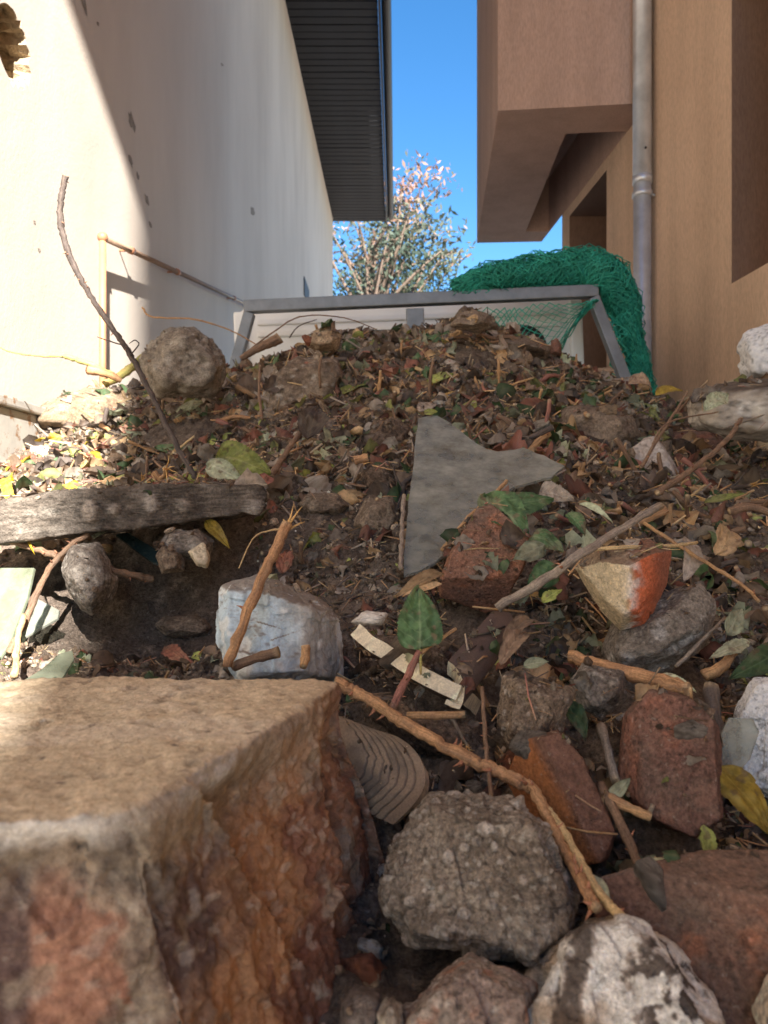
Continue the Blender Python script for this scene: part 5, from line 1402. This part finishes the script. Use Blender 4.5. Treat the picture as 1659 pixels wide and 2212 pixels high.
HL('bright green lobed leaf draped over the soil-dusted brick, right lobe', (1085, 1105, .97), (1196, 1072, .97), 70, 'green', 3, (.1, -.7, .7), curl=.2, fold=.2, teeth=16)
HL('pale backed leaf beside the green pair above the grey stick', (1178, 1180, .90), (1110, 1205, .885), 52, 'pale', 4, (0, -.8, .6), curl=.2, fold=.1)
HL('squarish dark green leaf beside the pale backed leaf', (1148, 1155, .92), (1218, 1185, .90), 58, 'green', 5, (.2, -.8, .5), curl=.4, fold=.1, blunt=1)
HL('green bramble leaf tucked below the grey forked stick', (1205, 1225, .85), (1140, 1262, .845), 62, 'green', 6, (0, -1, .3), curl=.3, fold=.2, teeth=18)
HL('pale lime scrap of leaf below the bramble leaf', (1170, 1300, .82), (1215, 1270, .83), 30, 'lime', 7, torn=.5)
HL('large mustard yellow veined leaf hanging by the foam panel', (1548, 1655, .62), (1672, 1790, .58), 92, 'mustard', 8, (.3, -1, .4), curl=.35, fold=.12, petiole=.02, teeth=5)
HL('yellow-green leathery leaf standing on the slab behind the dark cane', (470, 985, 1.28), (580, 1015, 1.25), 82, 'lime', 9, (-.2, -.9, .5), curl=.3, fold=.15, blunt=1)
HL('grey-green leaf under the yellow-green leathery leaf', (445, 1005, 1.26), (520, 1030, 1.24), 50, 'pale', 10, (-.2, -.8, .5), curl=.4)
HL('tan dry curled leaf between glass sheet and green leaf', (960, 1240, .90), (856, 1275, .86), 38, 'tan', 11, (0, -.6, .8), curl=.35, fold=.4, roll=.0)
HL('second tan dry leaf half under the curled tan leaf', (955, 1262, .88), (870, 1282, .86), 26, 'tan', 12, (0, -.6, .8), curl=.2, fold=.4)
HL('bright yellow-green slender leaf on the slope below the cab post', (738, 852), (815, 815), 42, 'lime', 13, (-.2, -.6, .8), lift=.03, curl=.15)
HL('lime green leaf on the crest slope', (925, 830), (985, 800), 34, 'lime', 14, (.1, -.6, .8), lift=.03, curl=.25)
HL('brilliant yellow leaf in the sunlit corner', (62, 990), (0, 1030), 48, 'yellow', 15, (-.2, -.6, .8), lift=.04, curl=.3, torn=.3)
HL('orange-yellow leaf above the brilliant yellow leaf', (65, 955), (-10, 945), 46, 'mustard', 16, (-.1, -.6, .8), lift=.03, curl=.3)
HL('yellow leaf standing at the end of the slab', (30, 1040), (5, 1090), 26, 'yellow', 17, (.2, -.9, .3), lift=.03, curl=.2)
HL('dark see-through green leaf upright on the slope', (665, 950, 1.44), (690, 862, 1.52), 70, 'dark', 18, (.1, -1, .2), curl=.3, fold=.35, torn=.3)
HL('yellow leaf poking out below the slab end', (445, 1125, 1.08), (490, 1172, 1.03), 30, 'mustard', 19, (0, -.9, .5), curl=.4)
HL('pale green leaf half-buried beside the flat sandstone', (440, 870), (365, 900), 38, 'pale', 20, (0, -.6, .8), lift=.03, curl=.3)
HL('green leaf at the foot of the dark cane', (335, 965), (420, 985), 36, 'green', 21, (0, -.6, .8), lift=.02)
HL('round dry grey leaf behind the bright green lobed leaf', (1165, 1062, 1.02), (1240, 1075, 1.0), 58, 'grey', 22, (0, -.8, .5), curl=.3, torn=.3, blunt=1)
HL('dark green folded leaf behind the grey stick', (1225, 1110, .98), (1265, 1150, .95), 40, 'green', 23, (.2, -.9, .3), fold=.5)
HL('bluish green rolled leaf above the grey stick', (1250, 1090, 1.0), (1325, 1122, .97), 26, 'pale', 24, (0, -.6, .8), fold=.7)
HL('yellow-green pod-like leaf above the curved brown stick', (1520, 1085, 1.12), (1612, 1070, 1.12), 26, 'lime', 25, (0, -.6, .8), fold=.6, curl=-.2)
HL('crumpled tan leaf right of the two-tone brick', (1545, 1200, .94), (1590, 1130, 1.0), 70, 'tan', 26, (.1, -.9, .4), torn=.5, curl=.5, fold=.4)
HL('whitish round dry leaf beside the two-tone brick', (1490, 1170, .94), (1492, 1240, .88), 54, 'grey', 27, (.1, -1, .3), curl=.4, blunt=1)
HL('grey-green veined leaf at the right edge by the mortar lump', (1570, 1370, .80), (1605, 1312, .82), 46, 'pale', 28, (.2, -.9, .4), curl=.2)
HL('dark green leaf above the crazed foam panel', (1700, 1400, .76), (1585, 1460, .72), 64, 'green', 29, (0, -.9, .5), curl=.2, teeth=18)
HL('pale leaf beside the dark leaf above the foam panel', (1620, 1385, .80), (1540, 1415, .77), 36, 'pale', 30, (0, -.8, .6), torn=.4)
HL('dark green leaf tip between concrete wedge and grey flake', (1218, 1510, .70), (1268, 1590, .66), 52, 'green', 31, (.2, -.9, .3), teeth=14)
HL('pale green leaf curled under the thick orange stick end', (1415, 1465, .74), (1500, 1480, .71), 34, 'pale', 32, (0, -.6, .8), fold=.3, curl=.5)
HL('brown curled dead leaf above the concrete wedge', (1080, 1440, .74), (1145, 1340, .80), 48, 'brown', 33, (-.3, -.9, .3), curl=.7, fold=.6, torn=.4)
HL('crumpled brown leaf beside the pipe shard', (1085, 1390, .78), (1160, 1320, .82), 40, 'brown', 34, (-.3, -.9, .4), curl=.8, fold=.5, torn=.4)
HL('small green leaf piece lying on the concrete wedge', (1130, 1440, .73), (1185, 1425, .73), 30, 'pale', 35, (0, -.7, .7), curl=.3)
HL('pale serrated leaf under the split cane', (1262, 1890, .522), (1318, 1958, .49), 54, 'pale', 36, (.2, -.9, .4), teeth=18)
HL('ragged pale leaf scrap above the large red brick', (1520, 1780, .575), (1538, 1880, .56), 40, 'lime', 37, (0, -.8, .6), torn=.7)
HL('ragged greenish leaf scrap lying on the large red brick', (1440, 1858, .545), (1370, 1885, .53), 26, 'pale', 38, (0, -.5, .9), torn=.6)
HL('grey-green folded leaf between the dark bricks', (1310, 1725, .60), (1365, 1680, .61), 30, 'pale', 39, (.2, -.9, .4), fold=.4)
HL('ragged reddish brown leaf scrap with white patch behind the masonry block', (355, 1400), (420, 1440), 42, 'red', 40, (0, -.8, .5), lift=.02, torn=.6)
HL('pale mint leaf scrap on the painted block', (560, 1275), (600, 1235), 36, 'pale', 41, (0, -.6, .8), lift=.012, torn=.5)
HL('small green leaf pair on the crumbly clod, upper leaf', (745, 965), (772, 930), 26, 'green', 42, (-.1, -.8, .6), lift=.02)
HL('small green leaf pair on the crumbly clod, lower leaf', (748, 968), (738, 1000), 28, 'green', 43, (-.1, -.9, .4), lift=.02)
HL('pale frilly leaf in front of the dirty foam block', (1520, 890, 1.58), (1580, 840, 1.62), 44, 'pale', 44, (0, -.9, .5), torn=.6, curl=.4)
HL('dried curled leaf at the foot of the tan wall', (1415, 855, 1.85), (1475, 838, 1.85), 32, 'mustard', 45, (0, -.6, .8), fold=.5)
HL('dried brown leaf knot by the downpipe foot', (1355, 830, 1.95), (1412, 832, 1.95), 44, 'brown', 46, (0, -.7, .6), curl=.9, fold=.5)
HL('red-brown curled leaf below the yellow-green leathery leaf', (560, 1050, 1.18), (590, 1020, 1.22), 34, 'red', 47, (.2, -.9, .3), curl=.6)
HL('pale tan leaf lying flat on the slope above the clod', (775, 905), (830, 870), 34, 'tan', 48, (0, -.6, .8), lift=.025, torn=.4)
HL('brown dead leaf above the top of the glass sheet', (905, 890), (945, 865), 34, 'grey', 49, (0, -.6, .8), lift=.03)
HL('small yellow-green leaf at the top of the glass sheet', (915, 893, 1.5), (945, 887, 1.5), 22, 'lime', 50, (0, -.8, .5), torn=.3)
HL('yellowish narrow leaf scrap by the painted block', (470, 1335, .92), (510, 1325, .92), 12, 'lime', 51, (0, -.7, .7))
HL('reddish triangular dead leaf above the painted block', (610, 1240, .95), (625, 1180, 1.0), 40, 'red', 52, (0, -.9, .4), torn=.3)

# scattered litter: the countable leaves and twigs
LM = []
for pal, wgt in (('brown', 9), ('dark', 4), ('grey', 9), ('tan', 6), ('red', 3), ('olive', 3), ('green', 3), ('pale', 3), ('lime', 1.5), ('pink', .2), ('mustard', .2), ('yellow', .1)):
    for k in range(max(2, int(wgt) // 2 + 1)):
        s = len(LM) + 200; rg = np.random.default_rng(s)
        dead = pal in ('brown', 'dark', 'grey', 'tan', 'red')
        V, F, col = leaf_arrays(1.0, rg.uniform(.4, .75), pal, s, 18, 9, rg.uniform(-.2, 1.0) if dead else rg.uniform(-.1, .5), rg.uniform(.1, .9) if dead else rg.uniform(.0, .35), rg.uniform(-1.2, 1.2) if dead else rg.uniform(-.4, .4), 12, rg.uniform(.1, .8) if dead else rg.uniform(0, .5), 0.0, rg.uniform(-1.2, 1.4), rg.uniform(.15, .4) if dead else .15)
        # noise fields above are tuned for centimetre leaves, so shrink first and scale the object back
        LM.append((pal, wgt, V - np.array((.5, 0, 0)), F, col))
LMESH = [make_mesh('leaf', V, F, M['leaf'], col) for _, _, V, F, col in LM]
LW = np.array([w for _, w, *_ in LM], float); LW /= LW.sum()
TM = []; TMV = []
for k in range(26):
    rg = np.random.default_rng(500 + k); pal = ['brown', 'tan', 'grey', 'brown', 'tan', 'red', 'straw', 'dark', 'orange', 'grey'][k % 10]
    P = catmull(np.array([(-.5, 0, 0), (-.15, rg.normal(0, .04), rg.normal(0, .03)), (.2, rg.normal(0, .05), rg.normal(0, .03)), (.5, rg.normal(0, .03), rg.normal(0, .02))]), 12)
    r = rg.uniform(.022, .05)
    V, F, col = twig_mesh('twig', P, r, r * rg.uniform(.6, 1), pal, k, 7, 2 if rg.random() < .3 else 0, rg.random() < .3, fork=[0, 0, 1, 2][k % 4])
    TMV.append((pal, V, F, col)); TM.append(make_mesh('twig', V, F, M['twig'], col, axis=LAST_AXIS))

ZONES = [('below the white truck cab on the crest', .15, 2.35), ('on the crest under the green net', .65, 2.2), ('around the porous grey rock', -.6, 2.1), ('in the sunlit corner by the plaster wall', -.85, 1.7),
         ('behind the long stone slab', -.35, 1.45), ('on the slope above the glass sheet', .15, 1.8), ('left of the glass sheet', -.1, 1.35), ('around the earth-covered stone', .5, 1.65), ('beside the plaster slab', .55, 1.3),
         ('by the dirty foam block', .85, 1.6), ('right of the two-tone brick', .5, 1.0), ('around the two-tone brick', .32, .92), ('in the hollow under the slab', -.3, 1.0), ('around the broken pipe shards', .05, .75), ('among the dark bricks', .3, .66), ('near the pale blue block', -.1, .95), ('on the left slope beneath the headboard post', -.3, 1.85)]
ZX = np.array([(z[1], z[2]) for z in ZONES])
def zone(p): return ZONES[int(np.argmin(np.linalg.norm(ZX - p[:2], axis=1)))][0]
PALW = dict(brown='brown dead leaf', dark='dark rotting leaf', grey='greyish dry leaf', tan='tan dry leaf', red='reddish brown dead leaf', olive='olive green wilted leaf', green='dark green leaf', pale='pale green leaf', lime='yellow-green leaf', yellow='yellow leaf', mustard='mustard leaf', pink='pinkish dry leaf')
TWW = dict(tan='tan twig', orange='orange-brown twig', brown='brown twig', grey='grey weathered twig', red='reddish twig', dark='dark twig', straw='straw-coloured stalk', green='greenish twig')

OKSTONE = {'clod', 'stone', 'rubble_top', 'flat_stone', 'soil_lump', 'stone_slab', 'brick', 'dirty_foam_block', 'mortar_lump', 'concrete_wedge', 'pipe_shard'}
GLB = [pt(x, y, 1.3)[:2] for x, y in ((900, 900),)]
def density(x, y):
    """how thick the plant litter lies: thick on the upper slope and to the right, thin on bare soil at the middle left"""
    d = .42 + .58 * smooth(1.2, 1.5, y)
    d = np.maximum(d, smooth(.12, .3, x) * smooth(.78, .95, y) * .95)
    d = np.maximum(d, .9 * smooth(.03, .15, x) * smooth(.52, .6, y))
    d = d * (1 - .45 * np.exp(-((x + .05) / .2) ** 2 - ((y - 1.2) / .2) ** 2)) * (1 - .6 * np.exp(-((x + .3) / .2) ** 2 - ((y - .95) / .12) ** 2))
    return d
def sample(rg, bias):
    while True:
        x = rg.uniform(-1.0, 1.1); y = .5 + 2.05 * rg.random() ** bias
        if abs(x) > .64 * y + .08: continue
        if rg.random() > density(x, y): continue
        p, n, o = drop(x, y)
        if p is None or p[2] > CAMZ + .8: continue
        if o >= 0:
            nm = COL[o][0].name.split('.')[0]
            if nm not in OKSTONE or rg.random() < .75: continue
        return p, n
def orient(rg, n, tilt):
    n = n + rg.normal(0, tilt, 3); n /= np.linalg.norm(n)
    if n[2] < .15: n[2] = .15; n /= np.linalg.norm(n)
    a = rg.uniform(0, 2 * math.pi); t = np.array((math.cos(a), math.sin(a), 0)); t -= n * (t @ n); t /= np.linalg.norm(t)
    return np.stack([t, np.cross(n, t), n])
def place(name, me, p, B, s, label, cat, group):
    o = bpy.data.objects.new(name, me); C.objects.link(o)
    m = Matrix(((*B[:, 0] * s, p[0]), (*B[:, 1] * s, p[1]), (*B[:, 2] * s, p[2]), (0, 0, 0, 1)))
    o.matrix_world = m; tag(o, label, cat, group)
    return o
rg = np.random.default_rng(77)
for k in range(225):
    p, n = sample(rg, .75); i = rg.choice(len(LM), p=LW)
    if p[0] < -.62 and rg.random() < .8: i = rg.choice([q for q in range(len(LM)) if LM[q][0] in ('tan', 'pink', 'lime', 'mustard', 'yellow', 'pale')])
    s = rg.uniform(.035, .12) * (.65 if p[1] < 1.1 else 1)
    B = orient(rg, n, .45); pal = LM[i][0]; z = zone(p)
    place('leaf', LMESH[i], p + B[2] * s * .02, B.T, s, f'{PALW[pal]} lying {z}', 'leaf', f'{PALW[pal][:-4]}leaves {z}')
for k in range(215):
    p, n = sample(rg, .75); i = rg.integers(len(TM)); s = rg.uniform(.04, .17) * (.75 if p[1] < 1.1 else 1)
    B = orient(rg, n, .3); pal = TMV[i][0]; z = zone(p)
    place('twig', TM[i], p + B[2] * s * .015, B.T, s, f'{TWW[pal]} lying {z}', 'twig', f'{TWW[pal]}s {z}')

DEAD = [q for q in range(len(LM)) if LM[q][0] in ('brown', 'grey', 'tan', 'dark', 'red')]
def right_spot(rg):
    while True:
        p, n = sample(rg, 1.2)
        if p[0] > .1 + .0 * p[1] and .62 < p[1] < 1.75: return p, n
for k in range(72):
    p, n = right_spot(rg); i = DEAD[rg.integers(len(DEAD))]; s = rg.uniform(.04, .085) * (.75 if p[1] < .85 else 1); B = orient(rg, n, .8); pal = LM[i][0]; z = zone(p)
    place('leaf', LMESH[i], p + B[2] * s * .04, B.T, s, f'{PALW[pal]} lying {z}', 'leaf', f'{PALW[pal][:-4]}leaves {z}')
for k in range(75):
    p, n = right_spot(rg); i = rg.integers(len(TM)); s = rg.uniform(.07, .2) * (.7 if p[1] < .85 else 1); B = orient(rg, n, .25); pal = TMV[i][0]; z = zone(p)
    place('twig', TM[i], p + B[2] * s * .015, B.T, s, f'{TWW[pal]} lying {z}', 'twig', f'{TWW[pal]}s {z}')

CH = []
for k, (pal, mt) in enumerate([('brick', 'brick'), ('brickdark', 'brick'), ('grey', 'concrete'), ('concrete', 'concrete'), ('mortar', 'stone'), ('dirtstone', 'stone'), ('tan', 'stone'), ('dirtstone', 'stone'), ('white', 'stone'), ('grey', 'stone')]):
    V, F = ico(4); r2 = np.random.default_rng(2000 + k)
    pl = [(*r2.normal(0, 1, 3), r2.uniform(.30, .55)) for _ in range(12)] + [(*q, .6) for q in ((1,0,0),(-1,0,0),(0,1,0),(0,-1,0),(0,0,1),(0,0,-1))]
    pl = [(a / L_, b / L_, c / L_, h) for a, b, c, h in pl for L_ in [math.sqrt(a*a + b*b + c*c)]]
    V, F = hull_pts(pl, 4, 40, (1, .8, .6)); V = V * np.array((1, .8, .6)); V = V + vnormals(V, F) * (.03 * facet(V, 4, k) + .04 * fbm(V * 5, 4, k))[:, None]
    CH.append((pal, make_mesh('rubble_chip', V, F, M[mt], rock_colors(V, vnormals(V, F), pal, k, 1.0, .3))))
CHW = dict(brick='orange-red brick chip', brickdark='dark red brick chip', grey='grey concrete chip', concrete='brownish concrete chip', mortar='pale mortar chip', dirtstone='earthy brown stone chip', tan='tan stone chip', white='white plaster chip')
for k in range(120):
    p, n = sample(rg, .95); i = rg.integers(len(CH)); s = (.014 + .034 * rg.random() ** 1.7) * (.75 if p[1] < 1 else 1)
    B = orient(rg, n, .5); pal = CH[i][0]; z = zone(p)
    place('rubble_chip', CH[i][1], p + B[2] * s * .12, B.T, s, f'{CHW[pal]} lying {z}', 'rubble', f'{CHW[pal]}s {z}')

for k in range(60):
    while True:
        p, n = sample(rg, 2.2)
        if p[0] > -.02 and p[1] < .95: break
    i = rg.integers(len(CH)); s = rg.uniform(.02, .042); B = orient(rg, n, .6); pal = CH[i][0]; z = zone(p)
    place('rubble_chip', CH[i][1], p - B[2] * s * .1, B.T, s, f'{CHW[pal]} lying {z}', 'rubble', f'{CHW[pal]}s {z}')

# the uncountable rest of the litter: leaf crumbs, stalk bits, soil crumbs
def scatter_stuff(name, label, src, count, smin, smax, mat, bias, lift, tilt, seed, free=False, zsq=1.0, area=None):
    rg = np.random.default_rng(seed); VV, FF, CC = [], [], []; b = 0
    for k in range(count):
        if free:
            while True:
                x = rg.uniform(-1.0, 1.1); y = .42 + 2.1 * rg.random() ** bias
                if abs(x) > .64 * y + .08: continue
                p, n, o = drop(x, y)
                if p is None or (o >= 0 and (rg.random() < .93 or COL[o][0].name in ('masonry_block', 'concrete_lump', 'stained_plaster_lump') or COL[o][0].name.startswith('foam'))): continue
                break
        elif area:
            while True:
                p, n, o = drop(rg.uniform(area[0], area[1]), rg.uniform(area[2], area[3]))
                if p is None or fbm(np.array([[p[0] * 9, p[1] * 9, seed]]), 2, seed)[0] < rg.uniform(-.5, .25): continue
                if o >= 0 and (rg.random() < .85 or COL[o][0].name.split('.')[0] in ('masonry_block', 'concrete_lump', 'stained_plaster_lump', 'plaster_lump', 'foam_board', 'painted_block')): continue
                break
        else: p, n = sample(rg, bias)
        V, F, col = src[rg.integers(len(src))]; s = (smin + (smax - smin) * rg.random() ** 2.2) * min(1.0, .35 + .45 * p[1])
        B = orient(rg, n, tilt)
        VV.append((V * np.array((1, 1, zsq)) * s) @ B + p + B[2] * s * lift); FF.append(F + b); CC.append(np.clip(col * rg.uniform(.5, 1.5), 0, .9)); b += len(V)
    me = make_mesh(name, np.concatenate(VV), np.concatenate(FF), mat, np.concatenate(CC))
    o = link(name, me); tag(o, label, 'litter', None, 'stuff'); return o
small = []
for pal, w in (('brown', 6), ('dark', 4), ('grey', 5), ('tan', 4), ('red', 2), ('olive', 2), ('green', 2), ('pale', 1), ('lime', 1)):
    for k in range(w):
        s = 900 + len(small); r2 = np.random.default_rng(s)
        V, F, col = leaf_arrays(1.0, r2.uniform(.4, .9), pal, s, 8, 5, r2.uniform(-.3, 1.1), r2.uniform(0, .9), r2.uniform(-1.4, 1.4), 5, r2.uniform(.1, .8), 0.0, r2.uniform(-1, 1.3), r2.uniform(.1, .35))
        small.append((V - np.array((.5, 0, 0)), np.concatenate([F[:, [0, 1, 2]], F[:, [0, 2, 3]]]), col))
scatter_stuff('leaf_litter', 'crumbled dead leaf litter covering the rubble heap', small, 6200, .02, .09, M['leaf'], .72, -.02, .6, 11)
bits = []
for k in range(16):
    r2 = np.random.default_rng(1500 + k); pal = ['brown', 'tan', 'grey', 'straw', 'dark', 'orange', 'brown', 'red'][k % 8]
    P = np.array([(-.5, 0, 0), (0, r2.normal(0, .05), 0), (.5, 0, r2.normal(0, .05))]); r = r2.uniform(.010, .03)
    bits.append(twig_mesh('b', P, r, r * .8, pal, k, 5))
scatter_stuff('twig_litter', 'fine broken stalks and stems strewn over the heap', bits, 4800, .02, .10, M['twig'], .75, .05, .35, 12)
scatter_stuff('leaf_litter', 'crumpled dead leaf scraps packed between the near bricks', small, 1500, .014, .055, M['leaf'], 1, -.01, .7, 31, area=(.0, .5, .56, 1.05))
scatter_stuff('twig_litter', 'fine stalks and roots between the near bricks', bits, 1300, .02, .085, M['twig'], 1, .03, .4, 32, area=(.0, .5, .56, 1.05))
scatter_stuff('leaf_litter', 'leaf scraps on the crumbly soil around the pale blue block', small, 450, .012, .045, M['leaf'], 1, -.01, .6, 33, area=(-.52, .1, .74, 1.25))
scatter_stuff('twig_litter', 'root fibres and stalk bits on the soil around the pale blue block', bits, 800, .015, .07, M['twig'], 1, .03, .4, 34, area=(-.52, .1, .74, 1.25))
crumbs = []
for k in range(14):
    r2 = np.random.default_rng(1700 + k); V, F = ico(1); V = V * r2.uniform(.45, 1.3, 3) * (1 + .5 * vnoise(V * 1.9 + k * 3, k))[:, None]
    c = [np.array((.085, .058, .04)), np.array((.06, .042, .03)), np.array((.12, .088, .06)), np.array((.20, .16, .12)), np.array((.10, .07, .05))][k % 5]
    crumbs.append((V * .5, F, np.tile(c, (len(V), 1))))
scatter_stuff('soil_crumbs', 'loose soil crumbs and grit in the hollow and between the near bricks', crumbs, 7000, .0025, .014, M['soil'], 1, .25, .4, 35, area=(-.55, .5, .52, 1.2))
scatter_stuff('soil_crumbs', 'crumbs of dark soil and grit over the heap', crumbs, 11000, .003, .019, M['soil'], 1.0, .25, .4, 13, True)
grit = []
for k in range(6):
    r2 = np.random.default_rng(1800 + k); V, F = ico(1); V = V * r2.uniform(.6, 1.2, 3)
    grit.append((V * .5, F, np.tile(np.array([(.45, .40, .33), (.5, .47, .42), (.30, .12, .07), (.33, .28, .22), (.6, .58, .54), (.25, .2, .15)][k]), (len(V), 1))))
scatter_stuff('grit', 'pale grit and plaster specks in the soil', grit, 1800, .002, .009, M['stone'], 1.0, .3, .4, 14, True)

# ------------------------------------------------------------------ green net
def build_net():
    rg = np.random.default_rng(4); VV, FF = [], []; b = 0
    def strand(P, r):
        nonlocal b
        V, F = tube_arrays(P, r, 4, False); VV.append(V); FF.append(F + b); b += len(V)
    def sheet(fn, nu, nv, r, sub=3):
        G = np.array([[fn(i / (nu - 1), j / (nv - 1)) for j in range(nv)] for i in range(nu)])
        for i in range(nu):
            for par in (0, 1):
                P = []
                for j in range(nv):
                    k = i + ((j + par) % 2); 
                    if k >= nu: k = nu - 1
                    P.append(G[k, j])
                P = np.array(P)
                if len(P) > 3: strand(P, r)
    Y = 3.1
    spine = catmull([pt(985, 622, Y), pt(1060, 604, Y), pt(1150, 592, Y + .03), (pt(1235, 580, Y + .05)), pt(1300, 594, Y + .03), pt(1342, 640, Y + .06), pt(1360, 710, Y + .07), pt(1382, 790, Y + .07), pt(1396, 850, Y + .07)], 60)
    thick = np.interp(np.linspace(0, 1, 60), [0, .15, .4, .5, .62, .75, 1.0], [.03, .055, .07, .078, .062, .042, .028])
    for lay in range(16):
        ph = rg.uniform(0, 6.28, 6); a0 = rg.uniform(0, 6.28); sc = rg.uniform(.55, 1.05)
        def fn(u, v, ph=ph, a0=a0, sc=sc):
            t = u * 59; i = min(58, int(t)); f = t - i; p = spine[i] * (1 - f) + spine[i+1] * f; rr = (thick[i] * (1 - f) + thick[i+1] * f) * sc
            T = spine[i+1] - spine[i]; T /= np.linalg.norm(T); q = np.cross(T, (0, 1, 0)); q /= np.linalg.norm(q)
            a = a0 + v * 4.6
            w = 1 + .38 * math.sin(7 * u * 3 + ph[0] + v * 5) + .2 * math.sin(19 * u + ph[1] - 7 * v)
            n = q * math.cos(a) * rr * w + np.array((0, 1, 0)) * math.sin(a) * rr * w * .9
            return p + n + T * .02 * math.sin(v * 11 + ph[2] + u * 23) + rg.normal(0, .006, 3)
        sheet(fn, 66, 17, .0018)
    A = [pt(1030, 668, Y - .04), pt(1288, 650, Y - .04)]
    def hang(u, v):
        p = A[0] * (1 - u) + A[1] * u
        drop_ = (.02 + .30 * min(1, (1 - u) * 1.7)) * v
        return p + np.array((.02 * math.sin(u * 9 + v * 3), -.02 * math.sin(v * 3.1) - .015 * math.sin(u * 14), -drop_ - .03 * math.sin(u * math.pi)*v)) + rg.normal(0, .003, 3)
    sheet(hang, 17, 11, .0026)
    def inner(u, v):
        p = pt(1298 + 18 * u + 30 * v, 640 + 170 * v, Y + .05) + np.array((.05 * u, .03 * math.sin(v * 9), 0)); return p + rg.normal(0, .008, 3)
    sheet(inner, 7, 22, .003)
    V = np.concatenate(VV); F = np.concatenate(FF); c = V.mean(0); c[2] = V[:, 2].min()
    o = link('green_net', make_mesh('green_net', V - c, F, M['net']), None, c); tag(o, 'bundled green cord net slung over the headboard corner', 'net')
build_net()
